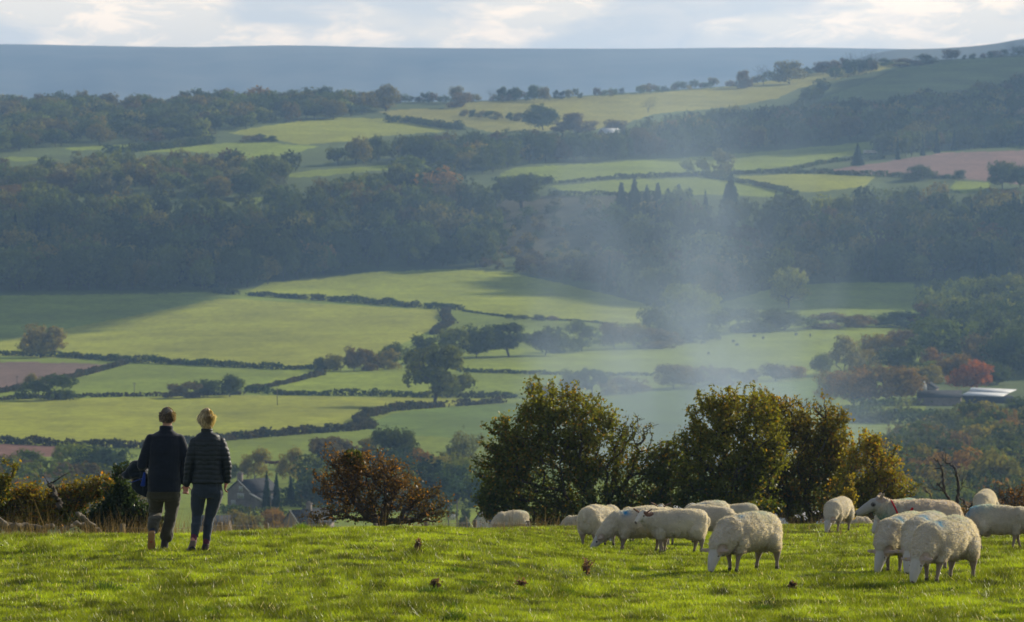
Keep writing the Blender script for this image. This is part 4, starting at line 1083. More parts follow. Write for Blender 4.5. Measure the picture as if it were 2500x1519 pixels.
# ------------------------------------------------------------------ buildings
STONE = M_plain('stone_wall', (.16,.13,.115), (.24,.20,.17), .8, .95, .4, 6)
SLATE = M_plain('slate_roof', (.030,.034,.040), (.052,.055,.060), 1.2, .95, .3, 5, .1)
PALE = M_plain('pale_render', (.55,.50,.44), (.62,.58,.52), .5, .9)
METAL = M_plain('pale_metal_roof', (.50,.50,.50), (.60,.60,.60), .4, .35, 0, None, .6)
VERGE = M_plain('sunlit_verge', (.62,.58,.52), (.7,.66,.6), 1, .5)  # pale tone puts sun on the roof edge into the verge colour
GLASS = M_plain('window_glass', (.30,.31,.26), (.42,.42,.36), 2, .15, 0, None, .6)
FRAME = M_plain('window_frame', (.5,.5,.48), (.6,.6,.58), 2, .6)
WOODM = M_plain('weathered_wood', (.10,.085,.065), (.17,.15,.12), 6, .95, .5, 40)
def house(x, y, w_, L, hw, hr, yaw, label, wall=None, roof=None, wins=(), chim=(), leanto=None, dormers=0, verge=True, name='house', d=None, cat='house'):
    dd = float(D(x, y)) if d is None else d; p = P(x, y, dd); yaw = math.radians(yaw); k_ = 1.0
    t = thing(name, label, cat, tuple(p), (0,0,yaw))
    m = MB(); a = w_/2
    V = [(-a,0,-2),(a,0,-2),(a,0,hw),(0,0,hw+hr),(-a,0,hw),(-a,L,-2),(a,L,-2),(a,L,hw),(0,L,hw+hr),(-a,L,hw)]
    m.add(V, [(0,1,2,3,4),(6,5,9,8,7),(1,6,7,2),(5,0,4,9)])
    if leanto:
        lw, lh0, lh1, ll = leanto
        m.add([(a,.3,-2),(a+lw,.3,-2),(a+lw,.3,lh1),(a,.3,lh0),(a,ll,-2),(a+lw,ll,-2),(a+lw,ll,lh1),(a,ll,lh0)], [(0,1,2,3),(5,4,7,6),(1,5,6,2)])
    link('wall', m.mesh('wall', [wall or STONE]), t)
    r = MB(); ov = .3; th_ = .16; s = hr/a
    for sg in (-1,1):
        x1 = sg*(a+ov); z1 = hw - ov*s
        Vr = [(x1,-ov,z1),(0,-ov,hw+hr),(0,L+ov,hw+hr),(x1,L+ov,z1)]; Vr += [(q[0],q[1],q[2]+th_) for q in Vr]
        r.add(Vr, [(0,1,2,3),(4,7,6,5),(0,4,5,1),(1,5,6,2),(2,6,7,3),(3,7,4,0)])
    if leanto:
        q0 = (a,0,lh0+.02); q1 = (a+lw+.3,0,lh1-.1)
        Vr = [q0,q1,(q1[0],ll+.2,q1[2]),(q0[0],ll+.2,q0[2])]; Vr += [(q[0],q[1],q[2]+.15) for q in Vr]
        r.add(Vr, [(0,3,2,1),(4,5,6,7),(0,1,5,4),(1,2,6,5),(2,3,7,6),(3,0,4,7)])
    ro = link('roof', r.mesh('roof', [roof or SLATE]), t)
    if verge:
        vb = MB()
        for sg in ((1,) if not leanto else (1,)):
            vb.tube([(sg*(a+ov),-ov-.03,hw-ov*s+.12),(0,-ov-.03,hw+hr+.14)], .08, 4)
        if leanto: vb.tube([(a,-.08,lh0+.16),(a+lw+.3,-.08,lh1+.05)], .17, 4); vb.box((a+lw+.1,.2,(lh1-1.2)/2+.3),(.25,.2,lh1-.3))
        link('verge_board', vb.mesh('verge_board', [VERGE]), t)
    for (cx_, cy_, cw, ch) in chim:
        c = MB(); zt = hw+hr*(1-abs(cx_)/a); c.box((cx_,cy_,zt+ch/2-.3),(cw,cw*.8,ch+.6)); c.box((cx_,cy_,zt+ch+.03),(cw*1.2,cw,.15))
        for e in (-.25,.25): c.tube([(cx_+e*cw,cy_,zt+ch+.1),(cx_+e*cw,cy_,zt+ch+.45)], .11, 6)
        link('chimney', c.mesh('chimney', [wall or STONE]), ro)
    for (face, u, z, ww, wh) in wins:
        f = MB(); gmb = MB()
        if face == 'g': cen = (u,-.04,z); dm = (ww+.16,.08,wh+.16); c2 = (u,-.09,z); d2 = (ww,.04,wh); bars = [((u,-.12,z),(.05,.03,wh))]
        else: cen = (a+.04,u,z); dm = (.08,ww+.16,wh+.16); c2 = (a+.09,u,z); d2 = (.04,ww,wh); bars = [((a+.12,u,z),(.03,.05,wh))]
        f.box(cen, dm); gmb.box(c2, d2)
        for c3, d3 in bars: f.box(c3, d3)
        wo = link('window', f.mesh('window', [FRAME]), t); link('pane', gmb.mesh('pane', [GLASS]), wo)
    for i in range(dormers):
        dm = MB(); yy = L*(i+.5)/dormers; xx = -a*.55 if True else 0; z0 = hw+hr*.30
        # gabled dormer on the slope towards the viewer (-x side when the house is turned side on)
        dm.add([(xx-.9,yy-.6,z0),(xx-.9,yy+.6,z0),(xx-.9,yy+.6,z0+1.0),(xx-.9,yy,z0+1.7),(xx-.9,yy-.6,z0+1.0),
                (xx+1,yy-.6,z0),(xx+1,yy+.6,z0),(xx+1,yy+.6,z0+1.0),(xx+1,yy,z0+1.7),(xx+1,yy-.6,z0+1.0)],
               [(0,1,2,3,4),(1,6,7,2),(2,7,8,3),(3,8,9,4),(4,9,5,0)])
        do = link('dormer', dm.mesh('dormer', [PALE]), ro); g2 = MB(); g2.box((xx-.93,yy,z0+.55),(.04,.7,.8)); link('dormer_window', g2.mesh('dormer_window', [GLASS]), do)
    return t
house(583,1243,5.6,9,3.5,2.1,-36,'grey stone gabled house with chimney and lean-to beside dark conical yews', wins=[('g',.55,4.0,.8,.8),('g',.5,2.6,1.4,.8),('g',-1.3,1.2,.9,.8)], chim=[(0,.4,.9,1.3)], leanto=(3.6,3.0,1.5,5))
house(711,1309,3.4,9,2.4,1.9,-40,'stone gabled cottage with bright lit roof edge right of the round orange tree', wins=[('g',.2,1.2,.7,.7)], chim=[(0,4.5,.8,1)])
house(1176,1300,3.2,8,1.9,1.8,-40,'small gabled cottage low between the red hawthorn and the big green one', wall=PALE, wins=[('g',0,1.0,.8,.7)])
house(128,1222,6.5,9.5,1.8,2.6,90,'long dark slate roofed house with two white dormers at the far left', dormers=2, verge=False, chim=[(0,8.5,.8,1)])
house(360,1243,5,6,2.8,1.6,84,'plain grey house wall showing between the man and the dark bush', verge=False, wall=STONE, wins=[('g',0,1.5,.8,.8)])
house(560,1312,4,5,2.2,1.4,80,'blue grey roofed shed below the fence post right of the woman', verge=False, name='shed', cat='shed')
house(2052,1300,6,14,1.6,2.0,86,'pale roofed shed glimpsed under the right hand hawthorns', roof=METAL, verge=False, name='shed', cat='shed')
house(1712,1290,5,8,1.5,2.4,86,'pale roofed shed hidden in smoke between the two big hawthorns', roof=METAL, verge=False, name='shed', cat='shed')
house(2346,990,9,13,2.6,1.9,84,'long blue grey farm range left of the metal roofed barn', wins=[('s',3,2.5,1,1),('s',8,2.5,1,1)], verge=False, name='farm_building', cat='farm building')
house(2262,972,5,5,3.2,1.6,-20,'low farmhouse with a white chimney at the edge of the orange grove', wall=STONE, verge=False, name='farmhouse')
ch = thing('chimney_stack', 'white conical topped chimney at the edge of the orange grove', 'chimney', tuple(P(2256,952,float(D(2256,972))-1)))
cm_ = MB(); cm_.loft([((0,0,-1),(1.0,0,0),(0,1.0,0)),((0,0,1.0),(.9,0,0),(0,.9,0)),((0,0,2.4),(.25,0,0),(0,.25,0)),((0,0,2.9),(.2,0,0),(0,.2,0))], 12); link('stack', cm_.mesh('stack', [PALE], True), ch)
# open barn with a bright low-pitched metal roof in two strips
bd = float(D(2420,985)); bp = P(2420,972,bd); bt = thing('barn', 'wide open barn with a bright pale metal roof below the scarlet tree', 'barn', tuple(bp))
k = bd/F; rr = MB()
def slab(m, q, th_=.18):
    Vr = [tuple(v) for v in q]; Vr += [(v[0],v[1],v[2]+th_) for v in Vr]
    m.add(Vr, [(0,3,2,1),(4,5,6,7),(0,1,5,4),(1,2,6,5),(2,3,7,6),(3,0,4,7)])
slab(rr, [(-75*k,0,6*k),(28*k,0,3*k),(48*k,9,8*k),(-52*k,9,11.5*k)]); slab(rr, [(-50*k,9.5,12.2*k),(50*k,9.5,8.8*k),(76*k,20,14*k),(-36*k,20,19*k)])
link('roof', rr.mesh('roof', [METAL]), bt)
wl = MB(); wl.box((-4*k,10,-12*k),(120*k,18,30*k)); link('wall', wl.mesh('wall', [SLATE]), bt)
# far farms
house(1468,338,9,13,3.5,3,-60,'far farmhouse with a pale roof catching light under the pinkish tree', roof=METAL, verge=False, name='farmhouse', cat='farmhouse')
house(1304,346,5,6,3.5,2.5,-20,'tiny white gabled farmhouse in trees left of the pinkish tree', wall=PALE, verge=False, name='farmhouse', cat='farmhouse')
house(2226,568,9,11,4,2.6,70,'grey house with a pale wall half hidden in the hazy right wood', wall=PALE, verge=False, wins=[('s',3,2.4,1.4,1.2)])
def van(x, y, label):
    dd = float(D(x,y)); t = thing('parked_van', label, 'van', tuple(P(x,y,dd)), (0,0,.1))
    b = MB(); b.add([(-2.4,-.9,.4),(2.2,-.9,.4),(2.2,-.9,1.2),(1.4,-.9,1.5),(.9,-.9,2.3),(-2.4,-.9,2.3),(-2.4,.9,.4),(2.2,.9,.4),(2.2,.9,1.2),(1.4,.9,1.5),(.9,.9,2.3),(-2.4,.9,2.3)],
        [(0,1,2,3,4,5),(11,10,9,8,7,6),(1,7,8,2),(2,8,9,3),(3,9,10,4),(4,10,11,5),(5,11,6,0)]); link('body', b.mesh('body', [PALE]), t)
    for sx in (-1.5,1.4):
        for sy in (-.92,.92):
            w_ = MB(); w_.tube([(sx,sy-.1,.38),(sx,sy+.1,.38)], .38, 10); link('wheel', w_.mesh('wheel', [SLATE]), t)
van(2118,376,'white van parked by the far conifer, left one of two')
van(2132,376,'white van parked by the far conifer, right one of two')

# ------------------------------------------------------------------ poles
def pole(x, yt, yb, label, double=False):
    dd = float(D(x,yb)); k = dd/F; h = (yb-yt)*k; t = thing('utility_pole', label, 'utility pole', tuple(P(x,yb,dd)))
    m = MB(); m.tube([(0,0,-.5),(0,0,h)], .13, 6)
    if double: m.tube([(1.5,0,-.5),(1.5,0,h)], .13, 6)
    link('pole', m.mesh('pole', [WOODM]), t); c = MB(); c.box((.75 if double else 0,0,h-.3),(2.6 if double else 1.2,.15,.15))
    if double: c.box((.75,0,h*.55),(1.6,.12,.12))
    link('crossarm', c.mesh('crossarm', [WOODM]), t)
    if double: 
        e = MB(); e.box((.75,-.3,h*.42),(.9,.6,.9)); link('transformer', e.mesh('transformer', [PALE]), t)
pole(42,918,948,'thin wooden pole standing on the ploughed field at the left')
pole(328,934,970,'thin wooden pole left of the three small trees')
pole(677,947,990,'thin wooden pole standing in the field right of the woman')
pole(1095,1222,1292,'twin wooden pole with a transformer between the two hawthorns', True)

# ------------------------------------------------------------------ cattle far off
CATTLE = M_tint('cattle_hide', .9)
def far_animal(x, y, s, c, yaw, label, name, cat, group):
    m = MB(); m.ell((0,0,1.0),(.95,.38,.42)); m.caps([(.8,0,1.1),(1.15,0,1.0 if s > .8 else .7)],[.24,.16],8); m.ell((1.35,0,.8),(.26,.13,.15),nu=8,nv=6)
    for sx in (-.65,.6):
        for sy in (-.2,.2): m.caps([(sx,sy,.9),(sx+.05,sy,.45),(sx,sy,.03)],[.16,.09,.07],6)
    V, fs, _ = remeshed(m, .07, 2); V *= s
    o = link(name, mesh(name, V, fs, [CATTLE], True, col=np.full((len(V),3),1.)*np.array(c)), loc=tuple(G(np.array([x]),np.array([y]))[0]), rot=(0,0,yaw), label=label, category=cat, group=group)
for i,(x,y) in enumerate([(652,1137),(664,1139),(679,1138)]):
    far_animal(x,y,.95,(.09,.035,.02),.2+i*2.9,['brown cow left of the ochre tree, leftmost of three','brown cow between two others left of the slim ochre tree','brown cow nearest the slim ochre tree'][i],'cow','cow','brown cows left of the slim ochre tree')
for x,y in [(1716,841),(1790,838),(1841,825),(1863,830),(1943,821),(1978,823),(1730,867),(1800,847)]:
    far_animal(x,y,1.0,(.03,.03,.035),rnd.uniform(0,6),'dark cow grazing far off in the smoky long field','cow','cow','dark cattle grazing in the smoky long field')
for i,(x,y) in enumerate([(590,1254),(614,1253)]):
    far_animal(x,y,.55,(.6,.57,.5),.3+i,['tiny white sheep behind the olive shrubs, left one','tiny white sheep behind the olive shrubs, right one'][i],'sheep','sheep','distant sheep by the stone house')

# ------------------------------------------------------------------ hawthorns and brush beyond the crest
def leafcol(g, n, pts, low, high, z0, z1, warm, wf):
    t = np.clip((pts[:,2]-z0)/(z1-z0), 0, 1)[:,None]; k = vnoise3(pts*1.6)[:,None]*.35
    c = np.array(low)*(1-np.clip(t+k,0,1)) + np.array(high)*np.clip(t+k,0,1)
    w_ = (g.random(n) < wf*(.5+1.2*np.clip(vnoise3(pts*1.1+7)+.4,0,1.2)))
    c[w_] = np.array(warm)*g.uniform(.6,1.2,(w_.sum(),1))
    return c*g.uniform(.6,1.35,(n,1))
def bush(name, label, cat, d, base, L, n_att, per, size, low, high, warm, wf=.1, thick=.10, spread=.075, sparse=(), fork=.3, trunks=None, bare_lobes=(), seed=1, tubes=True):
    g = np.random.default_rng(seed); k = d/F; q_ = max(1, d/118); size *= q_; spread *= q_; thick *= q_
    def w3(x, y): return P(x, y, d)
    bz = float(gz(w3(base[0],1300)[0], d)) - .1; B = np.array([w3(base[0],1300)[0], d, bz])
    A = []; W = []
    tot = sum(l[2]*l[3] for l in L)
    for (cx_, cy_, rx, ry) in L:
        m = max(6, int(n_att*rx*ry/tot)); q = g.normal(size=(m,3)); q /= np.linalg.norm(q,axis=1)[:,None]; q *= (.35+.65*g.random((m,1))**.45)
        c = w3(cx_, cy_); A.append(c + q*np.array([rx*k, min(rx,90)*k*.9, ry*k]))
    A = np.concatenate(A); nl = len(A)
    for (cx_, cy_, rx, ry) in bare_lobes:
        m = int(150*rx*ry/3600); q = g.normal(size=(m,3)); q /= np.linalg.norm(q,axis=1)[:,None]; q *= .3+.7*g.random((m,1)); A = np.concatenate([A, w3(cx_,cy_)+q*np.array([rx*k,rx*k*.8,ry*k])])
    cc_ = A[:nl].mean(0); far_ = np.argsort(-np.linalg.norm((A[:nl]-cc_)*np.array([1,.6,1.2]),axis=1))[:max(8, nl//7)]
    dv = A[far_]-cc_; dv /= np.linalg.norm(dv,axis=1)[:,None]; dv[:,2] += .55; spr = A[far_] + dv*g.uniform(.06,.30,(len(far_),1)); A = np.concatenate([A[:nl], spr, A[nl:]]); nspr = len(spr)
    ng, par, r = skeleton(A, B, seed, step=.18, thick=thick, bias=.5, fork=fork)
    # a little wander makes the limbs crooked
    ng[4:] += g.normal(0,.012,(len(ng)-4,3))
    t = thing(name, label, cat, tuple(B))
    tv, tf = skin_tubes(ng-B, par, np.maximum(r,.0045), 5)
    link('trunk', mesh('trunk', tv, tf, [BARK], True), t)
    src = A[:nl]; dn_ = np.clip(.75+.8*vnoise3(src*2.3+seed), .30, 1); src = src[g.random(nl) < dn_]; tips = np.repeat(src, per, 0) + g.normal(0, spread, (len(src)*per,3)); sp_ = A[nl:nl+nspr]; tips = np.concatenate([tips, np.repeat(sp_, max(3,per//4), 0) + g.normal(0, spread*.55, (len(sp_)*max(3,per//4),3))])
    # leaves also strung along the outer twigs
    tw = np.where(r < .02)[0]; tw = tw[tw > 4]
    if len(tw): 
        sel = tw[g.integers(0,len(tw), nl*per//3)]; f = g.random((len(sel),1)); q = ng[sel]*f + ng[par[sel]]*(1-f) + g.normal(0,.03,(len(sel),3))
        if bare_lobes:
            kp = np.ones(len(q),bool)
            for (cx_, cy_, rx, ry) in bare_lobes:
                c = w3(cx_,cy_); kp &= ~((np.abs(q[:,0]-c[0]) < rx*k) & (np.abs(q[:,2]-c[2]) < ry*k) & (g.random(len(q)) > .12))
            q = q[kp]
        tips = np.concatenate([tips, q])
    V, Fc = cards(tips, size, seed+2, aspect=1.35)
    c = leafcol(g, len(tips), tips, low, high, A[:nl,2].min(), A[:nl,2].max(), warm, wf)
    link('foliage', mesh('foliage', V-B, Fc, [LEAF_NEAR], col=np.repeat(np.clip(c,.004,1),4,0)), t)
    return t
gL = (.075,.110,.014); gH = (.19,.20,.020); wO = (.36,.22,.02)
bush('hawthorn_tree','largest dark green hawthorn with orange flecks and a bare twiggy right shoulder','tree',170,(1490,0),
     [(1290,1065,80,80),(1230,1090,45,60),(1210,1160,45,60),(1205,1230,40,40),(1340,990,70,45),(1385,1030,110,75),(1340,1150,130,110),(1240,1190,62,85),(1260,1120,60,70),(1460,1080,85,90),(1450,1190,110,85),(1560,1190,90,85),(1630,1130,55,55),(1590,1130,60,40),(1300,1245,120,38),(1420,1255,140,30),(1560,1245,80,32),(1610,1225,30,35)],1500,34,.052,gL,gH,wO,.10,.13,.085,bare_lobes=[(1560,1050,62,45)],seed=3,fork=.35)
bush('hawthorn_tree','rounded olive hawthorn with yellow leaf tips left of the twiggy one','tree',168,(1820,0),
     [(1735,1040,62,62),(1810,1015,75,50),(1860,1060,60,65),(1760,1110,95,65),(1700,1160,60,50),(1830,1150,75,60),(1770,1190,95,35),(1740,1220,95,28),(1690,1075,38,40),(1700,1205,45,35),(1860,1120,60,60),(1800,1235,110,22)],1000,34,.052,(.085,.120,.014),(.24,.235,.02),(.40,.26,.02),.10,.13,.08,seed=4)
bush('hawthorn_tree','tall amber hawthorn with bare twigs sticking from its top, behind the lone grazing sheep','tree',172,(1972,0),
     [(1925,1040,60,60),(1985,1050,60,60),(2030,1060,40,55),(1950,1110,85,60),(2010,1130,65,60),(1930,1180,75,50),(1990,1200,80,40),(1910,1225,70,35),(2050,1210,55,45),(2040,1110,42,50),(1880,1160,60,60),(1890,1060,45,50),(1878,1015,45,45),(1860,1180,50,60),(1980,1240,110,25)],1150,30,.050,(.085,.110,.014),(.25,.215,.02),(.40,.22,.02),.12,.12,.08,bare_lobes=[(1940,995,40,35),(1995,1000,28,35)],seed=5)
bush('hawthorn_tree','smallest yellow green hawthorn at the right of the row','tree',165,(2125,0),
     [(2110,1110,48,35),(2160,1140,45,35),(2100,1165,55,45),(2150,1185,55,40),(2090,1220,60,35),(2150,1225,60,30),(2200,1190,38,26),(2060,1200,55,45),(2070,1240,60,25),(2180,1235,50,25),(2130,1090,28,22)],430,26,.050,(.10,.125,.014),(.34,.29,.025),(.40,.22,.02),.14,.09,.08,bare_lobes=[(2215,1210,25,30)],seed=6)
bush('hawthorn_tree','sparse russet red hawthorn leaning left beyond the crest right of the walkers','tree',128,(940,0),
     [(850,1140,50,40),(910,1135,60,35),(960,1165,60,40),(830,1185,60,40),(900,1200,80,45),(990,1195,60,40),(1035,1225,50,35),(860,1245,70,28),(970,1255,80,25),(1050,1262,45,15),(785,1262,28,10)],760,12,.046,(.080,.066,.018),(.17,.095,.026),(.40,.19,.03),.18,.12,.085,seed=7)
_ht = [o for o in bpy.data.objects if o.parent is None and 'russet' in str(o.get('label',''))][0]
_gc = P(862,1122,128); _g = np.random.default_rng(3); _q = _g.normal(size=(1500,3)); _q /= np.linalg.norm(_q,axis=1)[:,None]; _q *= _g.random((1500,1))**.5*27*128/F
_V, _F = cards(_q+_gc, .05, 9, aspect=1.35); _cc = (np.array([.06,.09,.014])*(1-_g.random((1500,1)))+np.array([.13,.15,.02])*_g.random((1500,1)))
link('green_clump', mesh('green_clump', _V-np.array(_ht.location), _F, [LEAF_NEAR], col=np.repeat(_cc,4,0)), _ht, label='dense green clump growing in the crown')
bush('hawthorn_bush','broad orange and green hawthorn thicket over the fallen trunk at the left','bush',106,(110,0),
     [(40,1235,60,42),(100,1240,70,38),(150,1235,60,38),(195,1205,50,24),(235,1200,32,20),(60,1270,80,18),(160,1265,60,18),(-20,1235,40,45),(75,1195,25,10)],700,24,.050,(.080,.100,.014),(.20,.165,.02),(.42,.19,.02),.16,.10,.08,bare_lobes=[(150,1195,30,20)],seed=9)
bush('hawthorn_branch','green leafy bough at the far left edge above the thicket','bush',104,(-30,0),[(5,1180,22,14),(-5,1205,25,16)],90,26,.05,(.07,.085,.014),(.15,.15,.02),(.3,.2,.02),.1,.04,.07,seed=10)
bush('juniper_bush','dense black green evergreen bush behind the man','bush',103,(295,0),
     [(292,1225,38,35),(285,1262,60,34),(335,1262,45,30),(250,1280,45,20),(350,1285,40,18),(300,1200,16,14)],560,34,.050,(.020,.040,.014),(.035,.060,.018),(.06,.08,.02),.05,.10,.06,seed=12)
bush('bramble_bush','brown twiggy bramble at the right edge beyond the sheep','bush',150,(2475,0),[(2475,1225,35,30),(2450,1250,40,16),(2500,1210,30,30)],160,9,.045,(.08,.05,.02),(.16,.09,.03),(.35,.16,.03),.15,.05,.08,bare_lobes=[(2440,1200,50,35)],seed=13)
bush('bramble_bush','brown bramble between the two ranks of sheep at the right','bush',148,(2300,0),[(2290,1252,60,14),(2380,1250,50,12)],90,12,.045,(.06,.05,.02),(.12,.08,.03),(.3,.16,.03),.1,.03,.06,seed=14)
bush('weed_bush','small yellow leaved sapling in front of the smallest hawthorn','bush',140,(2072,0),[(2072,1215,12,26),(2066,1250,22,14)],40,24,.045,(.13,.11,.02),(.30,.24,.03),(.4,.26,.03),.2,.02,.05,seed=15)

def branchy(name, label, cat, d, lines, mats, extra=0, seed=1):
    """bare wood drawn as crooked tapering limbs; lines = [(points px, r0, r1)]"""
    q_ = max(1, d/105); lines = [(a,b*q_,c*q_) for a,b,c in lines]
    g = np.random.default_rng(seed); t = thing(name, label, cat, tuple(P(lines[0][0][0][0], lines[0][0][0][1], d))); o = np.array(t.location); m = MB(); k = d/F
    for pts, r0, r1 in lines:
        W = np.array([P(x, y, d + g.normal(0,.12)) for x, y in pts]); n = len(W)*4
        s = np.linspace(0, len(W)-1, n); Q = np.stack([np.interp(s, range(len(W)), W[:,c]) for c in range(3)],1); Q[1:-1] += g.normal(0,.014,(n-2,3))
        m.tube(Q-o, np.linspace(r0,r1,n), 6)
        for _ in range(extra):
            i = g.integers(2, n-1); L_ = g.uniform(.15,.5); dr = g.normal(size=3); dr[2] = abs(dr[2]); dr /= np.linalg.norm(dr)
            q = [Q[i], Q[i]+dr*L_*.5+g.normal(0,.03,3), Q[i]+dr*L_+g.normal(0,.05,3)]; m.tube(np.array(q)-o, [r1*1.2+.004,.007,.003], 4)
    link('branches', m.mesh('branches', mats, True), t)
branchy('dead_tree','bare dead tree with two crooked upright limbs between the sheep at the right','tree',150,[
 ([(2334,1275),(2336,1246),(2339,1215),(2340,1180),(2335,1155),(2327,1138),(2316,1131),(2301,1124)],.042,.012),
 ([(2334,1250),(2318,1222),(2306,1200),(2292,1186),(2286,1180)],.035,.010),([(2306,1201),(2302,1165),(2296,1138),(2288,1126),(2278,1120)],.028,.008),
 ([(2296,1142),(2285,1144),(2277,1146)],.012,.005),([(2314,1131),(2304,1122),(2300,1112)],.012,.004),
 ([(2306,1200),(2280,1192),(2255,1190)],.012,.004),([(2255,1190),(2274,1215),(2284,1250)],.010,.010),
 ([(2340,1270),(2362,1240),(2352,1222),(2342,1216)],.030,.010),([(2365,1246),(2372,1228),(2385,1205)],.022,.006),
 ([(2338,1200),(2350,1190),(2346,1170)],.010,.004)], [BARK], 3, 4)
branchy('dead_bough','thin bare boughs sticking up behind the rearmost sheep at the right','branch',152,[
 ([(2400,1262),(2420,1225),(2445,1195),(2462,1180)],.014,.004),([(2440,1262),(2448,1225),(2440,1205)],.012,.004),([(2420,1225),(2410,1205),(2398,1198)],.008,.003),([(2475,1260),(2482,1215),(2500,1195)],.012,.004)], [BARK], 4, 6)
branchy('fallen_trunk','weathered fallen tree trunk sloping down to the crest at the far left','fallen tree',97,[
 ([(186,1256),(200,1262),(222,1278),(240,1294),(256,1312)],.05,.03),([(150,1302),(160,1290),(180,1280),(205,1278),(225,1290)],.045,.03),
 ([(20,1290),(42,1284),(60,1282),(100,1290),(130,1284)],.05,.04),([(-30,1262),(0,1276),(30,1290)],.09,.06)], [WOODM], 1, 8)
branchy('dead_snag','dark broken snag rising out of the left thicket','snag',103,[
 ([(146,1240),(143,1222),(134,1210),(136,1198),(130,1190),(120,1186),(117,1183)],.05,.018),([(124,1187),(127,1181),(128,1178)],.014,.010),([(134,1204),(126,1203),(116,1206)],.014,.006)], [BARK], 1, 9)

# ------------------------------------------------------------------ wire fence along the crest
fo = thing('wire_fence','low wooden post and wire fence just beyond the crest','fence', tuple(P(800,1300,93)))
o3 = np.array(fo.location); tops = []
for x, yt in ((297,1279),(410,1284),(539,1275),(651,1277),(794,1277),(915,1278),(1039,1275),(1158,1269),(1290,1272)):
    a, b = ray(x, yt); dd = 96 + 44*float(np.clip((x-250)/1100,0,1)); gx_, zt = float(a)*dd, float(b)*dd; zg = float(gz(gx_, dd))
    m = MB(); n = 8; m.tube([(gx_,dd,zg-.3),(gx_+rnd.uniform(-.02,.02),dd,zt)], .048, n); link('post', mesh('post', m.arrays()[0]-o3, m.arrays()[1], [WOODM]), fo); tops.append((gx_,dd,zt))
wm = MB()
for dz in (-.06,-.28,-.5): wm.tube([(p[0],p[1]-.05,p[2]+dz) for p in tops], .004, 4)
link('wire', mesh('wire', wm.arrays()[0]-o3, wm.arrays()[1], [WOODM]), fo)

# ------------------------------------------------------------------ weeds and tussocks in the pasture
def weed(x, y, h, w_, c, label, seed):
    p = hit(x, y); g = np.random.default_rng(seed); k = p[1]/F; h *= k; w_ *= k
    t = thing('dead_thistle', label, 'weed', tuple(p)); m = MB(); pts = []
    for i in range(7):
        a = g.uniform(0,6.28); L_ = h*g.uniform(.5,1); e = np.array([math.cos(a)*w_*.5*g.random(), math.sin(a)*w_*.5*g.random(), L_])
        m.tube([(0,0,-.02), e*.5+g.normal(0,.01,3), e], [.006,.005,.002], 4); pts += [e*f for f in g.uniform(.35,1,26)]
    link('stem', m.mesh('stem', [BARK]), t); pts = np.array(pts)+g.normal(0,.016,(len(pts),3))
    V, Fc = cards(pts, .030, seed); cc = np.repeat(np.array(c)*g.uniform(.5,1.5,(len(Fc),1)),4,0)
    link('seed_heads', mesh('seed_heads', V, Fc, [LEAF_NEAR], col=cc), t)
br = (.21,.125,.08)
weed(1432,1408,46,36,br,'bushy brown dead thistle left of the biggest grazing sheep',1)
weed(1020,1352,42,14,(.16,.10,.07),'slim upright dead thistle below the red hawthorn',2)
weed(1272,1436,24,24,br,'small brown dead thistle near the bottom middle of the pasture',3)
weed(1063,1443,30,18,(.17,.12,.07),'small leaning dead thistle on a dark tussock left of the bottom middle',4)
#weed(1503,1368,24,34,(.10,.14,.04),'dark green thistle below the sheep grazing with a lowered neck',5)
#weed(1480,1462,26,30,(.16,.19,.05),'dull green thistle in the grass below the bushy brown one',6)
weed(1935,1442,22,10,(.16,.10,.07),'tiny dead stalk below the biggest grazing sheep',7)
Tv, Tc = [], []; g = np.random.default_rng(44); fs_ = 0
for (x, y, w_, hh, n) in [(265,1447,80,.17,900),(150,1430,60,.10,300),(70,1425,40,.10,250),(430,1450,50,.08,250),(930,1352,45,.12,260),(735,1294,45,.16,500),(700,1330,60,.10,300),(690,1400,30,.08,160),(1118,1398,60,.11,350),(1060,1452,70,.15,600),
        (1160,1430,60,.10,300),(1225,1458,60,.17,700),(1290,1455,60,.12,350),(1390,1452,80,.13,500),(1100,1484,70,.12,400),(1110,1516,60,.14,450),(1380,1345,25,.09,120),(1655,1380,70,.10,400),(1700,1420,80,.08,400),(1860,1492,50,.15,400),
        (2030,1385,40,.14,350),(2120,1415,70,.10,400),(1905,1445,30,.08,150),(2180,1470,40,.14,300),(2330,1440,50,.10,250),(2400,1400,40,.10,200),(560,1370,70,.09,300),(500,1500,80,.10,350),(1560,1500,60,.10,300),(2450,1500,60,.12,350),(330,1340,60,.08,250),(1560,1395,50,.12,350)]:
    p = hit(x, y); k = p[1]/F; a = g.uniform(0,6.28,n); r = np.sqrt(g.random(n)); X_ = p[0]+r*np.cos(a)*w_*k*.5; Y_ = p[1]+r*np.sin(a)*w_*k*.7; z = gz(X_,Y_)
    h = hh*g.uniform(.4,1.0,n)*(1.1-.75*r)*(.75+.5*vnoise(X_/.12,Y_/.2,3)); aa = g.uniform(0,6.28,n); dx = np.cos(aa)*.007; dy = np.sin(aa)*.007; lx = np.cos(a)*r*h*.5+g.normal(0,.3,n)*h; ly = np.sin(a)*r*h*.4+g.normal(0,.3,n)*h
    V = np.stack([np.stack([X_-dx,Y_-dy,z-.01],1),np.stack([X_+dx,Y_+dy,z-.01],1),np.stack([X_+lx,Y_+ly,z+h],1)],1)
    bright = x == 735; c = (np.array([.16,.26,.015]) if bright else np.array([.075,.135,.012]))*g.uniform(.6,1.5,(n,1)); Tv.append(V.reshape(-1,3)); Tc.append(np.repeat(c,3,0))
Tv = np.concatenate(Tv); Tc = np.concatenate(Tc)
link('tussock_grass', mesh('tussock_grass', Tv, np.arange(len(Tv)).reshape(-1,3), [GRASS], col=Tc), kind='stuff', label='dark green tussocks of longer grass dotted over the pasture', category='grass')

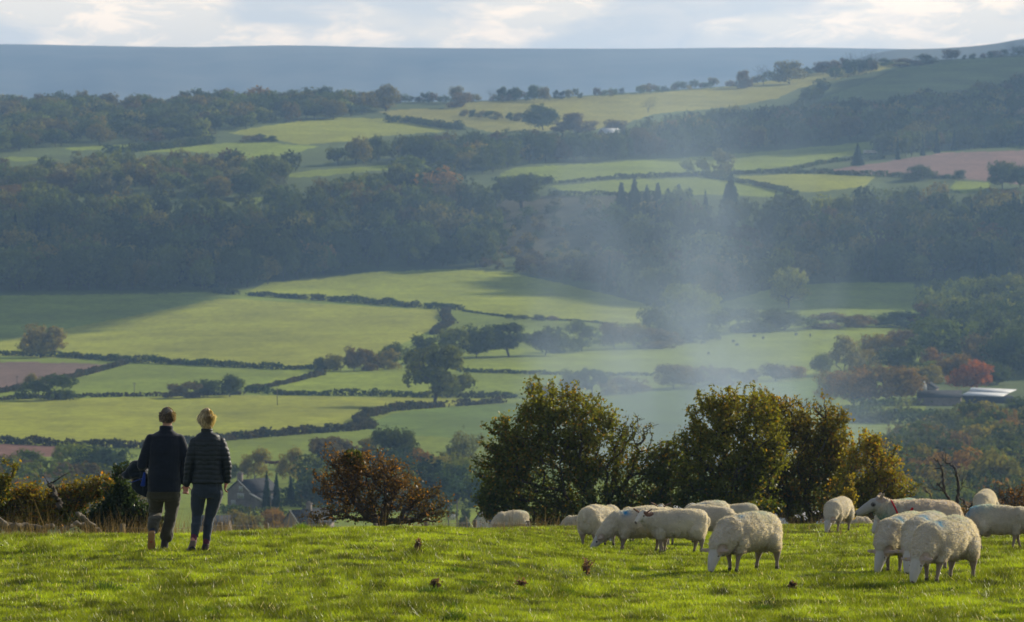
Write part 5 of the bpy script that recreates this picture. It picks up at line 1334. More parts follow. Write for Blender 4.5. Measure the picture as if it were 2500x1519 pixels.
# ------------------------------------------------------------------ bonfire smoke
def smoke(name, x0, x1, y0, y1, d, depth, axis, dens, label, nscale=.02, thr=.45):
    """axis: [(height fraction, centre fraction, width fraction, strength)]"""
    c = (P(x0,y1,d)+P(x1,y0,d))/2; wx = (x1-x0)*d/F; hz = (y1-y0)*d/F
    m, nt, out = mat(name+'_air')
    tc = nt.nodes.new('ShaderNodeTexCoord'); sp = nt.nodes.new('ShaderNodeSeparateXYZ'); nt.links.new(tc.outputs['Generated'], sp.inputs[0])
    def curve(vals):
        r = nt.nodes.new('ShaderNodeValToRGB'); nt.links.new(sp.outputs[2], r.inputs[0]); e = r.color_ramp.elements
        while len(e) < len(vals): e.new(.5)
        for i, (h, v) in enumerate(vals): e[i].position = h; e[i].color = (v,v,v,1)
        r.color_ramp.interpolation = 'B_SPLINE' if len(vals) > 3 else 'LINEAR'
        return r.outputs[0]
    xc = curve([(a[0],a[1]) for a in axis]); wd = curve([(a[0],a[2]) for a in axis]); am = curve([(a[0],a[3]) for a in axis])
    n0 = N(nt, 'ShaderNodeTexNoise', Scale=nscale*.8, Detail=2); nt.links.new(tc.outputs['Object'], n0.inputs['Vector'])
    wob = math_(nt, 'MULTIPLY_ADD', n0.outputs[0], .5, -.25)
    dx = math_(nt, 'DIVIDE', math_(nt, 'SUBTRACT', math_(nt, 'ADD', sp.outputs[0], wob), xc), wd)
    dy = math_(nt, 'MULTIPLY', math_(nt, 'SUBTRACT', sp.outputs[1], .5), 2.6)
    r2 = math_(nt, 'ADD', math_(nt, 'MULTIPLY', dx, dx), math_(nt, 'MULTIPLY', dy, dy))
    fall = math_(nt, 'POWER', 2.718, math_(nt, 'MULTIPLY', r2, -1.0))
    mp = N(nt, 'ShaderNodeMapping', Scale=(1,1,.55), Rotation=(0,.5,0)); nt.links.new(tc.outputs['Object'], mp.inputs[0])
    n1 = N(nt, 'ShaderNodeTexNoise', Scale=nscale, Detail=4, Roughness=.55, Distortion=.8); nt.links.new(mp.outputs[0], n1.inputs['Vector'])
    nn_ = math_(nt, 'MAXIMUM', math_(nt, 'MULTIPLY_ADD', n1.outputs[0], 6.5, -6.5*thr), 0.03)
    edge = math_(nt, 'MULTIPLY', math_(nt, 'MULTIPLY', sp.outputs[0], math_(nt, 'SUBTRACT', 1.0, sp.outputs[0])), 8.0); edge.node.use_clamp = True
    fall = math_(nt, 'MULTIPLY', fall, math_(nt, 'MULTIPLY', edge, edge))
    den = math_(nt, 'MULTIPLY', math_(nt, 'MULTIPLY', math_(nt, 'MULTIPLY', fall, nn_), am), dens)
    v = N(nt, 'ShaderNodeVolumePrincipled', Anisotropy=.58); v.inputs['Color'].default_value = (.62,.80,1,1); nt.links.new(den, v.inputs['Density']); nt.links.new(v.outputs[0], out.inputs['Volume'])
    b = MB(); b.box((0,0,0),(wx,depth,hz)); link(name, b.mesh(name, [m]), loc=tuple(c), kind='stuff', label=label, category='smoke')
smoke('smoke', 750, 2650, 180, 1330, 1330, 150, [(0,0.553,0.208,1),(0.12,0.553,0.162,1),(0.28,0.535,0.139,0.85),(0.42,0.489,0.110,0.48),(0.55,0.518,0.157,0.24),(0.75,0.472,0.222,0.16),(1,0.460,0.232,0)], .042, 'pale blue bonfire smoke rising and spreading over the valley at the right', .024)
SC.cycles.volume_step_rate = .8; SC.cycles.volume_max_steps = 256
# ------------------------------------------------------------------ sheep
WOOL = M_tint('sheep_body', .95, .1, .4, 60, .3, 18, .12, .01)
FUZZ = M_leaf('wool_fibre', 'mesh', .55, tint=(1.0,1.04,1.42))
EYE = M_plain('dark_eye', (.012,.01,.01), (.03,.02,.02), 8, .25, 0, None, .6)
def rotz(a): return np.array([[math.cos(a),-math.sin(a),0],[math.sin(a),math.cos(a),0],[0,0,1.]])
def make_sheep(name, label, pos, yaw, s=1.0, pose='graze', hyaw=0.0, htilt=0.0, dye=(), seed=1, stride=0.0, ram=False, ears='out', group='cream sheep grazing on the crest of the pasture', face=(.50,.475,.44), earc=(.42,.33,.28), wool=(.55,.50,.42), hyaw_neck=0.0, fuzz=15000):
    g = np.random.default_rng(seed); m = MB(); fat = g.uniform(.96,1.05)
    R = []
    for x, zc, ry, rz in ((-.56,.57,.08,.09),(-.54,.565,.16,.18),(-.46,.56,.205,.235),(-.30,.56,.235*fat,.258),(-.05,.55,.26*fat,.268),(.18,.55,.245*fat,.258),(.34,.555,.215,.235),(.46,.57,.175,.19),(.53,.58,.09,.11)):
        if pose in ('graze','reach'): zc -= .05*max(0,(x+.1)/.6)
        R.append(((x,0,zc+g.normal(0,.004)), (0,ry,0), (0,0,rz)))
    m.loft(R, 22)
    m.ell((-.38,0,.50),(.20,.25,.25)); m.ell((.30,0,.50),(.20,.21,.24))
    # neck and head
    if pose == 'graze':
        nk = [(.36,0,.56,.215),(.50,0,.47,.178),(.62,0,.37,.140),(.685,0,.305,.105)]
        hd = [(.70,0,.285,.092),(.745,0,.215,.090),(.795,0,.135,.070),(.825,0,.075,.056),(.832,0,.045,.048)]
    elif pose == 'reach':
        nk = [(.40,0,.57,.19),(.56,0,.46,.155),(.70,0,.33,.12),(.77,0,.25,.095)]
        hd = [(.775,0,.245,.080),(.83,0,.185,.075),(.89,0,.115,.058),(.925,0,.07,.047),(.935,0,.05,.042)]
    elif ram:
        nk = [(.36,0,.58,.22),(.48,0,.63,.19),(.60,0,.69,.155),(.68,0,.75,.125)]
        hd = [(.70,0,.775,.105),(.78,0,.76,.098),(.88,0,.705,.082),(.97,0,.655,.066),(1.01,0,.635,.056)]
    elif pose == 'stand':
        nk = [(.38,0,.57,.20),(.49,0,.61,.165),(.57,0,.655,.135),(.62,0,.69,.108)]
        hd = [(.635,0,.715,.086),(.69,0,.70,.081),(.77,0,.65,.064),(.83,0,.61,.052),(.85,0,.595,.045)]
    else:
        nk = [(.40,0,.60,.19),(.50,0,.68,.155),(.57,0,.77,.125),(.61,0,.83,.10)]
        hd = [(.625,0,.85,.083),(.68,0,.84,.079),(.76,0,.80,.062),(.82,0,.765,.050),(.84,0,.75,.043)]
    hd = [q[:3]+(q[3]*1.06,) for q in hd]
    piv = np.array(nk[0][:3]); Rn = rotz(hyaw_neck)
    nk = [tuple(piv + Rn @ (np.array(q[:3])-piv)) + (q[3],) for q in nk]; hd = [tuple(piv + Rn @ (np.array(q[:3])-piv)) + (q[3],) for q in hd]
    poll = np.array(hd[0][:3]); Rh = rotz(hyaw+0.0)
    hd = [tuple(poll + Rh @ (np.array(q[:3])-poll)) + (q[3],) for q in hd]
    m.caps([q[:3] for q in nk], [q[3] for q in nk]); m.caps([q[:3] for q in hd], [q[3]*.92 for q in hd], 12)
    dh = np.array(hd[-1][:3])-np.array(hd[0][:3]); dh /= np.linalg.norm(dh)
    side = np.cross((0,0,1), dh); side /= np.linalg.norm(side); upv = np.cross(dh, side)
    # muzzle, brow
    mz = np.array(hd[-1][:3]); m.ell(mz, (.045,.047,.036)); m.ell(poll+upv*.02+dh*.03, (.075,.075,.06))
    es = [];
    for sg in (-1,1):
        b = poll + side*sg*.065 + upv*.03 - dh*.005; drop = -.15 if ears == 'out' else .35
        tip = b + side*sg*.165 + upv*drop*.1 + np.array([0,0,.0 if ears == 'out' else .05]) - dh*.02
        if ram: tip = b + side*sg*.05 + np.array([0,0,.10]) - dh*.08
        mid = (b+tip)/2 + upv*.01
        u = (tip-b)/2; L_ = np.linalg.norm(u); ex = u/L_; ez = np.cross(ex, dh); ez /= np.linalg.norm(ez); ey = np.cross(ez, ex)
        m.ell(mid, (L_*1.12,.036,.013), np.stack([ex,ey,ez],1), 12, 8); es.append((mid, L_))
    # legs
    legs = []
    for sy in (-1,1):
        st = stride*sy*g.uniform(.7,1.2)+g.normal(0,.015)
        f = [(.30,sy*.125,.42,.11),(.31+st*.3,sy*.125,.29,.066),(.31+st*.6,sy*.12,.175,.033),(.31+st,sy*.12,.06,.025),(.325+st,sy*.12,.018,.031)]
        st2 = -stride*sy*g.uniform(.7,1.2)+g.normal(0,.02)
        h_ = [(-.34,sy*.14,.44,.145),(-.38+st2*.3,sy*.14,.34,.108),(-.43+st2*.6,sy*.135,.24,.060),(-.415+st2*.9,sy*.13,.11,.027),(-.40+st2,sy*.13,.018,.031)]
        for q in (f, h_): m.caps([p[:3] for p in q], [p[3] for p in q], 10); legs.append(q)
    if pose != 'ram' and not ram: m.ell((-.26,0,.31),(.10,.09,.07))
    m.ell((-.58,0,.58),(.035,.045,.09))
    V, fs, Nn = remeshed(m, .0135, 3)
    # zones
    hp = np.array([q[:3] for q in hd]); dhead = np.min(np.linalg.norm(V[:,None,:]-hp[None],axis=2),1)
    axis = (V-poll)@dh; earm = np.zeros(len(V))
    for mid, L_ in es: earm = np.maximum(earm, (np.linalg.norm(V-mid,axis=1) < L_*1.2)*1.0)
    back = (V-poll)@dh > -.012
    head = ((dhead < .125) & back) | ((earm > 0) & (np.abs((V-poll)@side) > .062))
    legm = np.clip((.275 - V[:,2])/.03, 0, 1)*(np.abs(V[:,1]) > .03)*(V[:,0] < .50)*(np.abs(V[:,0]) > .2)
    if ram: legm *= 1
    wl = (~head)*(1-legm)
    w3 = vnoise3(V*4.5+seed*3)*.016 + vnoise3(V*13+seed)*.008 + vnoise3(V*30)*.004
    w3 += np.maximum(0,np.sin(V[:,0]*70+vnoise3(V*9)*3))*.006*np.clip((V[:,0]-.28)/.1,0,1)      # neck folds
    V = V + Nn*(w3*wl + .012*wl)[:,None]
    C = np.array(wool)*(1+.16*vnoise3(V*4+5))[:,None]*np.ones((len(V),3))
    under = np.clip((.36-V[:,2])/.12,0,1)[:,None]*.45; C = C*(1-under) + np.array([.30,.22,.15])*under       # wool blends to brown towards the belly
    hc = np.array(face)*np.ones((len(V),3)); nose = np.linalg.norm(V-mz-dh*.035, axis=1) < .032; hc[nose] = (.14,.11,.105) if not ram else (.05,.05,.05)
    hc[earm > 0] = earc
    if ram:
        ey = np.min([np.linalg.norm(V-(poll+dh*.10+side*sg*.085+upv*.03),axis=1) for sg in (-1,1)],0); hc[ey < .036] = (.13,.12,.125)
        hc *= .8
    lc = np.array([.30,.235,.19])*np.ones((len(V),3)); lc[V[:,2] < .04] = (.10,.08,.07)
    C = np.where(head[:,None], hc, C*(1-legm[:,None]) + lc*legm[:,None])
    for (cx_, cy_, cz_, rr_, col_, st_) in dye:
        q = np.exp(-(np.linalg.norm((V-np.array([cx_,cy_,cz_])),axis=1)/rr_)**2*1.2)*st_*(wl > .5)*(.75+.5*vnoise3(V*16)); q = np.clip(q,0,1)[:,None]; C = C*(1-q)+np.array(col_)*q
    a = rotz(yaw); 
    t = thing(name, label, 'sheep', tuple(pos), (0,0,yaw), (s,s,s), group)
    link('body', mesh('body', V, fs, [WOOL], True, col=C), t)
    # wool fibres
    tri = fs[0]; cen = V[tri].mean(1); nn = Nn[tri].mean(1); sel = np.where(wl[tri].min(1) > .6)[0]; pk = sel[g.integers(0,len(sel),fuzz)]
    p = V[tri[pk]]; w4 = g.dirichlet((1,1,1,1), fuzz); p0 = (p*w4[:,:,None]).sum(1); n0 = nn[pk]*.9+g.normal(0,.4,(fuzz,3))+np.array([-.35,0,-.35]); n0 /= np.linalg.norm(n0,axis=1)[:,None]
    tt = np.cross(n0, g.normal(size=(fuzz,3))); tt /= np.linalg.norm(tt,axis=1)[:,None]; L_ = g.uniform(.010,.030,(fuzz,1)); w5 = .0036
    Vf = np.stack([p0-tt*w5, p0+tt*w5, p0+n0*L_],1).reshape(-1,3); cf = C[tri[pk]].mean(1)*g.uniform(1.1,1.3,(fuzz,1))
    link('wool', mesh('wool', Vf, np.arange(len(Vf)).reshape(-1,3), [FUZZ], col=np.repeat(np.clip(cf,0,.9),3,0)), t)
    for sg in (-1,1):
        e = MB(); c = poll+dh*(.075 if not ram else .10)+side*sg*(.072 if not ram else .092)+upv*.028; e.ell(c,(.017,.017,.017),nu=8,nv=6); link('eye', e.mesh('eye',[EYE],True), t)
        if not ram:
            e = MB(); mid, L_ = es[0 if sg < 0 else 1]; e.box(mid+upv*.014-np.array([0,0,.0]), (.022,.022,.010))
            if sg < 0: link('ear_tag', e.mesh('ear_tag',[TAG]), t)
    return t, (poll, dh, side)
TAG = M_plain('yellow_tag', (.55,.45,.04), (.6,.5,.05), 3, .5)
BL = (.015,.22,.46); TE = (.12,.36,.36)
def yw(deg): return math.radians(deg)     # 180 = facing left across the picture, 270 = facing the camera, 90 = facing away
def sheep_at(x, yf, deg, s, label, d=None, dz=0, **kw):
    if d == 'top':       # yf is where the top of the back shows: find the spot of ground it stands on
        a, b = ray(x, yf); a = float(a); b = float(b); best = None
        for q in np.arange(131, 220, .25):
            if (b*q - float(gz(a*q, q)))/s > .83: best = q; break
        if best is None: best = 150
        # past the crest the line of sight may graze: take the far crossing when the near one stands in view
        p = np.array([a*best, best, float(gz(a*best, best))])
    elif d is None: p = hit(x, yf)
    else: a, b = ray(x, 1300); p = np.array([float(a)*d, d, float(gz(float(a)*d, d))])
    s *= 1.0 if d == 'top' else .9; p[2] += .022 + dz
    return make_sheep('sheep', label, p, yw(deg), s, **kw)
sp1 = [(.30,0,.82,.10,BL,1.0)]; rumpT = [(-.40,0,.84,.16,TE,.45)]; rumpB = [(-.52,0,.75,.22,BL,1.0),(-.3,0,.84,.25,TE,.5)]
sheep_at(1250,1248,205,.78,'lone sheep half hidden behind the crest left of the flock, head down', d='top', seed=1, dye=rumpT)
sheep_at(1415,1258,160,.75,'sheep with only its back showing behind the crest, left end of the flock', d='top', seed=2)
sheep_at(1466,1336,56,1.0,'leftmost large sheep of the flock, seen from its rump side, facing away', seed=3, stride=.03, dye=[])
sheep_at(1562,1351,196,1.02,'sheep grazing with lowered neck and a blue mark on its shoulder, facing left', seed=4, pose='reach', dye=[(.30,.12,.74,.10,BL,1.0)], stride=.04)
sheep_at(1652,1353,184,.98,'standing sheep with raised head and brown ears looking towards the camera', seed=5, pose='stand', hyaw=yw(48), ears='up', earc=(.16,.08,.05), face=(.60,.55,.48), stride=.03)
sheep_at(1574,1330,200,.95,'sheep behind the grazing one, only its arched back showing, left of the pair', d=111, seed=6, dye=rumpT)
sheep_at(1622,1325,262,.97,'sheep peering over the standing one, brown ears and a blue tinged back', d=108, seed=7, pose='alert', ears='up', earc=(.16,.08,.05), dye=rumpT)
sheep_at(1735,1330,330,.98,'sheep half hidden behind the standing one, its rump to the right', d=109, seed=8, hyaw=.2)
sheep_at(1725,1320,212,.98,'sheep with a strong blue shoulder patch standing in the rear rank', d=115, seed=9, dye=[(.30,.12,.74,.17,BL,1.0),(-.3,0,.84,.2,TE,.3)])
sheep_at(1806,1230,186,.80,'rearmost sheep of the left flock, back only, right of the blue shouldered one', d='top', seed=10, dye=rumpT)
sheep_at(1826,1396,226,1.0,'biggest sheep, grazing alone in front of the left flock with pale head down', seed=11, stride=.07, dye=[(.24,.08,.78,.08,BL,.7),(-.2,0,.84,.25,TE,.28)], fuzz=22000, hyaw=.25)
sheep_at(2046,1300,248,.98,'sheep grazing alone before the smallest hawthorn, facing the camera', seed=12, dye=[(.30,0,.76,.08,BL,1.0)], hyaw=-.1, stride=.03)
sheep_at(2088,1261,20,.8,'small sheep low behind the lone grazing one, right of it', d='top', seed=13)
sheep_at(2198,1215,215,.95,'sheep behind the ram, only its blue tinged back showing', d=118, seed=15, dye=[(-.2,0,.84,.25,TE,.7)])
sheep_at(2206,1398,240,1.0,'left of three sheep grazing side by side, ears wide, blue spot on its shoulder', seed=16, dye=[(.30,.06,.75,.11,BL,1.0),(-.2,0,.84,.22,TE,.3)], stride=.05, fuzz=20000)
sheep_at(2262,1399,246,1.0,'middle of three sheep grazing side by side, mostly hidden by its neighbour', seed=17, dye=[(.28,.06,.75,.12,BL,1.0),(-.2,0,.84,.22,TE,.4)], hyaw=.1)
sheep_at(2308,1421,234,1.02,'right and nearest of three sheep grazing side by side, blue mark between its shoulders', seed=18, dye=[(.28,.06,.75,.12,BL,1.0),(-.15,0,.84,.2,TE,.3)], stride=.07, fuzz=24000, hyaw=.15)
sheep_at(2440,1342,358,.88,'sheep at the right edge seen from the side with a bright blue rump', seed=19, dye=rumpB, stride=.06, fuzz=20000)
sheep_at(2404,1204,255,.98,'rearmost sheep at the right edge standing above the blue rumped one', d=126, seed=20)
# the ram with its harness
a_, b_ = ray(2255, 1300); rd = 85.0; rp = np.array([float(a_)*rd, rd, float(gz(float(a_)*rd, rd))])
ram, (rpoll, _, _) = make_sheep('ram', 'tall ram with raised head, dark eye patch, teal stained chest and red harness', rp, yw(188), .98, pose='stand', ram=True, seed=14, wool=(.50,.43,.36), face=(.44,.42,.40), dye=[(.46,0,.42,.26,(.02,.24,.24),1.0),(.60,0,.56,.15,(.03,.27,.26),1.0)], group=None)
RED = M_plain('red_webbing', (.42,.01,.02), (.50,.02,.03), 20, .7)
hm = MB()
def hoop(m, c, rx, rz, tilt, w_=.022):
    n = 28; pts = []
    for i in range(n+1):
        a = 2*math.pi*i/n; p = np.array([0, rx*math.cos(a), rz*math.sin(a)]); p[0] += p[2]*tilt; pts.append(np.array(c)+p)
    m.tube(pts, w_, 6, cap=False)
hoop(hm, (.44,0,.59), .225, .235, .35, .014); 
hm.tube([(.26,.235,.66),(.22,.235,.72)], .018, 6)
link('harness', hm.mesh('harness', [RED], True), ram)

# ------------------------------------------------------------------ the two walkers
SKIN = M_tint('skin', .6, .4, 0); CLOTH = M_tint('cloth', .9, .15, .5, 90, .3, 40, .2, .006); QUILT = M_tint('quilted_nylon', .58, .4, .15, 60, 0, 30, .12, .004)
HAIRM = M_leaf('hair_strand', 'mesh', .42, .06, .4); LEATHER = M_tint('boot_leather', .6, .3, .3, 60)
def part(name, mb, vox, matl, col, parent, sm=3, disp=None, colf=None):
    V, fs, Nn = remeshed(mb, vox, sm)
    if disp is not None: V = V + Nn*disp(V)[:,None]
    C = np.ones((len(V),3))*np.array(col)
    if colf is not None: C = colf(V, C)
    return link(name, mesh(name, V, fs, [matl], True, col=C), parent), V, fs, Nn
def hand(m, w_, f, curl, side, s=1.0, outv=(1,0,0)):
    """palm, four bent fingers of different length and a thumb; w_ wrist point, f finger direction"""
    w_ = np.array(w_, float); f = np.array(f, float); f /= np.linalg.norm(f); o = np.array(outv, float); o -= f*(o@f); o /= np.linalg.norm(o); n = np.cross(f, o)*side
    m.ell(w_+f*.048*s, (.050*s,.040*s,.017*s), np.stack([f,o,n],1))
    m.caps([w_-f*.03*s, w_+f*.02*s], [.027*s,.028*s], 10)
    for i, L_ in enumerate((.070,.079,.074,.058)):
        b = w_ + f*.088*s + o*(.028-.0187*i)*s; c = curl*(1+.12*i); p = [b]; ang = .25
        for j, fr in enumerate((.45,.32,.26)):
            ang += c*.9; p.append(p[-1] + (f*math.cos(ang)+n*math.sin(ang))*L_*fr*s)
        m.caps([b-f*.03*s]+p, [.0092*s,.0092*s,.0086*s,.0080*s,.0070*s], 8)
    b = w_ + f*.025*s + o*.030*s; m.caps([b, b+(f*.5+o*.7+n*.3)*.035*s, b+(f*.95+o*.75+n*.7)*.055*s], [.013*s,.011*s,.009*s], 8)
def strands(name, parent, c, r, col1, col2, n, length, seed, zcut, down=1.0, wid=.006, flare=.22):
    """hair lying over the skull"""
    g = np.random.default_rng(seed); q = g.normal(size=(n,3)); q /= np.linalg.norm(q,axis=1)[:,None]; keep = (q[:,2] > zcut) & ~((q[:,1] > .45) & (q[:,2] < .45)); q = q[keep]; n = len(q)
    p0 = np.array(c)+q*np.array(r); dn = np.array([0,-.25,-1.])*down; t = dn - q*(q@dn)[:,None]; t += g.normal(0,.22,(n,3)) + q*flare; t /= np.linalg.norm(t,axis=1)[:,None]
    L_ = length*g.uniform(.5,1.1,(n,1))*np.where(q[:,2:3] > .55, .45, 1); t = np.where(q[:,2:3] > .55, t - q*(t*q).sum(1)[:,None]*.9, t); s_ = np.cross(t,q); s_ /= np.linalg.norm(s_,axis=1)[:,None]+1e-6; w_ = wid*g.uniform(.5,1.3,(n,1))
    V = np.stack([p0-s_*w_/2, p0+s_*w_/2, p0+t*L_*.6+q*.008+s_*w_/2, p0+t*L_],1).reshape(-1,3)
    k = g.random((n,1))**1.2; C = np.array(col1)*(1-k)+np.array(col2)*k
    return link(name, mesh(name, V, np.arange(n*4).reshape(-1,4), [HAIRM], col=np.repeat(C,4,0)), parent)

def foot_pt(x, y): return hit(x, y)
# --- man: origin on the ground below his right foot line
mp = foot_pt(409, 1341); SCL = mp[1]/F*1.0; H = lambda px: (px-409)*SCL; Z = lambda py: (1341-py)*SCL
man = thing('person', 'man seen from behind in a dark navy fleece, a jacket over his left arm', 'person', tuple(mp), group='couple walking away hand in hand')
b = MB()
b.ell((H(409),.01,Z(1019)),(.082,.100,.118)); b.ell((H(409),.05,Z(1030)),(.062,.065,.085)); b.caps([(H(409),.0,Z(1034)),(H(406),-.02,Z(1056))],[.062,.068])
for sg in (-1,1): b.ell((H(409)+sg*.088,.01,Z(1024)),(.012,.024,.034))
b.ell((H(409),.128,Z(1022)),(.014,.020,.022))     # nose, towards the valley
b.ell((H(409),.10,Z(1034)),(.030,.022,.012))
b.loft([((H(404),0,Z(1056)),(.10,0,0),(0,.08,0)),((H(404),0,Z(1070)),(.16,0,0),(0,.09,0)),((H(403),0,Z(1100)),(.20,0,0),(0,.125,0)),((H(402),0,Z(1150)),(.175,0,0),(0,.12,0)),((H(401),0,Z(1185)),(.175,0,0),(0,.125,0)),((H(401),0,Z(1205)),(.15,0,0),(0,.11,0))],20)
RS, RE, RW = (H(443),0,Z(1072)),(H(452),-.02,Z(1130)),(H(452),.03,Z(1184)); LS, LE, LW = (H(364),0,Z(1072)),(H(347),-.03,Z(1135)),(H(352),.22,Z(1142))
RS = (H(434),0,Z(1078)); b.caps([RS,RE,RW],[.045,.040,.030]); LS = (H(372),0,Z(1078)); b.caps([LS,LE,LW],[.045,.040,.032])
hand(b, RW, (.10,.10,-1), .55, 1, 1.0, (1,.2,0)); hand(b, LW, (.5,.8,.1), .5, -1, 1.0, (0,0,1))
LK, LA = (H(377),.16,Z(1252)),(H(373),-.20,Z(1296)); RK, RA = (H(416),.06,Z(1262)),(H(403),.0,Z(1326))
b.caps([(H(384),0,Z(1200)),LK,LA],[.080,.050,.038]); b.caps([(H(421),0,Z(1200)),RK,RA],[.080,.050,.038])
b.caps([LA,(H(372),-.13,Z(1325))],[.04,.03]); b.caps([RA,(H(401),.12,Z(1336))],[.04,.032])
part('body', b, .0085, SKIN, (.42,.24,.17), man, 2)
NAVY = (.012,.017,.030); OLIVE = (.050,.047,.030)
j = MB()
j.loft([((H(406),-.01,Z(1040)),(.083,0,0),(0,.083,0)),((H(406),-.01,Z(1050)),(.088,0,0),(0,.085,0)),((H(406),-.01,Z(1054)),(.12,0,0),(0,.095,0))],18)
j.loft([((H(404),0,Z(1053)),(.115,0,0),(0,.09,0)),((H(404),0,Z(1064)),(.215,0,0),(0,.135,0)),((H(404),0,Z(1082)),(.245,0,0),(0,.155,0)),((H(404),0,Z(1115)),(.235,0,0),(0,.16,0)),((H(402),0,Z(1150)),(.222,0,0),(0,.16,0)),((H(400),0,Z(1180)),(.226,0,0),(0,.165,0)),((H(400),0,Z(1200)),(.228,0,0),(0,.165,0)),((H(400),0,Z(1203)),(.20,0,0),(0,.14,0))],26)
def arm(m, pts, rr): m.caps(pts, rr, 16)
arm(j, [(H(438),0,Z(1074)),(H(449),-.02,Z(1100)),(H(455),-.02,Z(1132)),(H(452),.02,Z(1176))],[.082,.072,.066,.055])
arm(j, [(H(369),0,Z(1074)),(H(356),-.02,Z(1104)),(H(347),-.03,Z(1136)),(H(350),.12,Z(1146)),(H(354),.2,Z(1144))],[.084,.074,.070,.060,.05])
fold = lambda V: .006*vnoise3(V*9)+.004*vnoise3(V*np.array([14,14,30]))+.008*vnoise3(V*np.array([5,5,9]))
part('fleece_jacket', j, .010, CLOTH, NAVY, man, 3, fold)
t_ = MB()
t_.loft([((H(402),0,Z(1185)),(.20,0,0),(0,.135,0)),((H(402),0,Z(1206)),(.205,0,0),(0,.14,0)),((H(402),0,Z(1222)),(.18,0,0),(0,.12,0))],22)
def leg(m, pts, rr, n=16): m.caps(pts, rr, n)
leg(t_, [(H(381),0,Z(1208)),(H(380),.07,Z(1232)),(H(378),.15,Z(1255)),(H(377),.0,Z(1272)),(H(375),-.15,Z(1289))],[.118,.100,.092,.088,.076])
leg(t_, [(H(421),0,Z(1208)),(H(420),.03,Z(1235)),(H(417),.05,Z(1262)),(H(410),.03,Z(1290)),(H(407),.01,Z(1309))],[.116,.096,.084,.082,.088])
tf = lambda V: .010*vnoise3(V*np.array([7,7,22]))+.006*vnoise3(V*20)
part('trousers', t_, .009, CLOTH, OLIVE, man, 2, tf)
s_ = MB(); s_.caps([(H(376),-.17,Z(1289)),(H(374),-.205,Z(1297))],[.050,.046]); s_.caps([(H(404),0,Z(1312)),(H(402),0,Z(1328))],[.052,.05]); part('socks', s_, .009, CLOTH, (.015,.02,.04), man, 1)
bt_ = MB()      # left boot: heel lifted, sole towards the viewer
bt_.loft([((H(374),-.20,Z(1291)),(.044,0,0),(0,.040,.02)),((H(373),-.215,Z(1300)),(.050,0,0),(0,.052,.01)),((H(372),-.20,Z(1314)),(.046,0,0),(0,.050,0)),((H(372),-.175,Z(1328)),(.056,0,0),(0,.050,0)),((H(371),-.15,Z(1338)),(.050,0,0),(0,.042,0)),((H(371),-.145,Z(1341)),(.03,0,0),(0,.03,0))],16)
bo, *_ = part('boot', bt_, .007, LEATHER, (.05,.035,.03), man, 1)
so_ = MB(); so_.loft([((H(374),-.262,Z(1293)),(.036,0,0),(0,.008,0)),((H(373),-.275,Z(1299)),(.047,0,0),(0,.010,0)),((H(372),-.262,Z(1312)),(.040,0,0),(0,.010,0)),((H(372),-.236,Z(1327)),(.053,0,0),(0,.010,0)),((H(371),-.205,Z(1338)),(.046,0,0),(0,.010,0)),((H(371),-.195,Z(1341)),(.03,0,0),(0,.01,0))],14)
sol, *_ = part('sole', so_, .006, LEATHER, (.36,.20,.08), bo, 1)
lg = MB(); lg.box((H(372),-.278,Z(1320)),(.030,.006,.020)); l1 = link('sole_badge', lg.mesh('sole_badge', [RED]), bo)
lg = MB(); lg.box((H(372),-.283,Z(1320)),(.018,.004,.010)); link('sole_badge', lg.mesh('sole_badge', [M_plain('tan_rubber', (.36,.20,.08), (.3,.17,.07), 30, .8)]), bo)
b2 = MB(); b2.loft([((H(404),.0,Z(1314)),(.052,0,0),(0,.055,0)),((H(402),.0,Z(1328)),(.052,0,0),(0,.062,0)),((H(401),.02,Z(1338)),(.053,0,0),(0,.085,0)),((H(401),.03,Z(1343)),(.052,0,0),(0,.10,0))],16); b2.ell((H(399),.11,Z(1338)),(.050,.09,.035)); part('boot', b2, .008, LEATHER, (.04,.035,.04), man, 1)
strands('hair', man, (H(409),.005,Z(1017)), (.092,.108,.125), (.07,.06,.05), (.46,.37,.28), 4200, .045, 5, -.35, .6, .0055)
hc_ = MB(); hc_.ell((H(409),-.008,Z(1015)),(.090,.100,.118)); 
V, fs, Nn = remeshed(hc_, .01, 1); V += Nn*(.006*vnoise3(V*40))[:,None]
kp = [f[((V[f].mean(1)[:,2] > Z(1036)) & ~((V[f].mean(1)[:,1] > .05) & (V[f].mean(1)[:,2] < Z(1008))))] for f in fs]
link('hair_cap', mesh('hair_cap', V, kp, [HAIRM], True, col=np.ones((len(V),3))*np.array((.17,.145,.115))*(1+.5*vnoise3(V*30))[:,None]), man)
# jacket carried over his left forearm: a folded garment with a blue lining
cj = thing('carried_jacket', 'folded dark navy jacket with bright blue lining hanging over the forearm of the man', 'jacket', tuple(mp))
q = MB(); q.ell((H(345),.10,Z(1140)),(.075,.15,.10)); q.ell((H(332),.10,Z(1142)),(.10,.13,.095)); q.ell((H(320),.10,Z(1152)),(.085,.12,.085)); q.ell((H(309),.10,Z(1161)),(.06,.09,.060)); q.ell((H(330),.10,Z(1160)),(.14,.12,.06)); q.ell((H(348),.08,Z(1160)),(.07,.12,.10))
q.loft([((H(340),.10,Z(1165)),(.10,0,.02),(0,.07,0)),((H(338),.10,Z(1185)),(.105,0,.02),(0,.07,0)),((H(336),.10,Z(1200)),(.10,0,-.03),(0,.06,0)),((H(340),.10,Z(1208)),(.07,0,-.03),(0,.04,0))],16)
q.caps([(H(352),.08,Z(1165)),(H(354),.08,Z(1205))],[.065,.05])
part('shell', q, .009, CLOTH, (.012,.020,.032), cj, 2, lambda V: .014*vnoise3(V*np.array([12,9,9]))+.008*vnoise3(V*26))
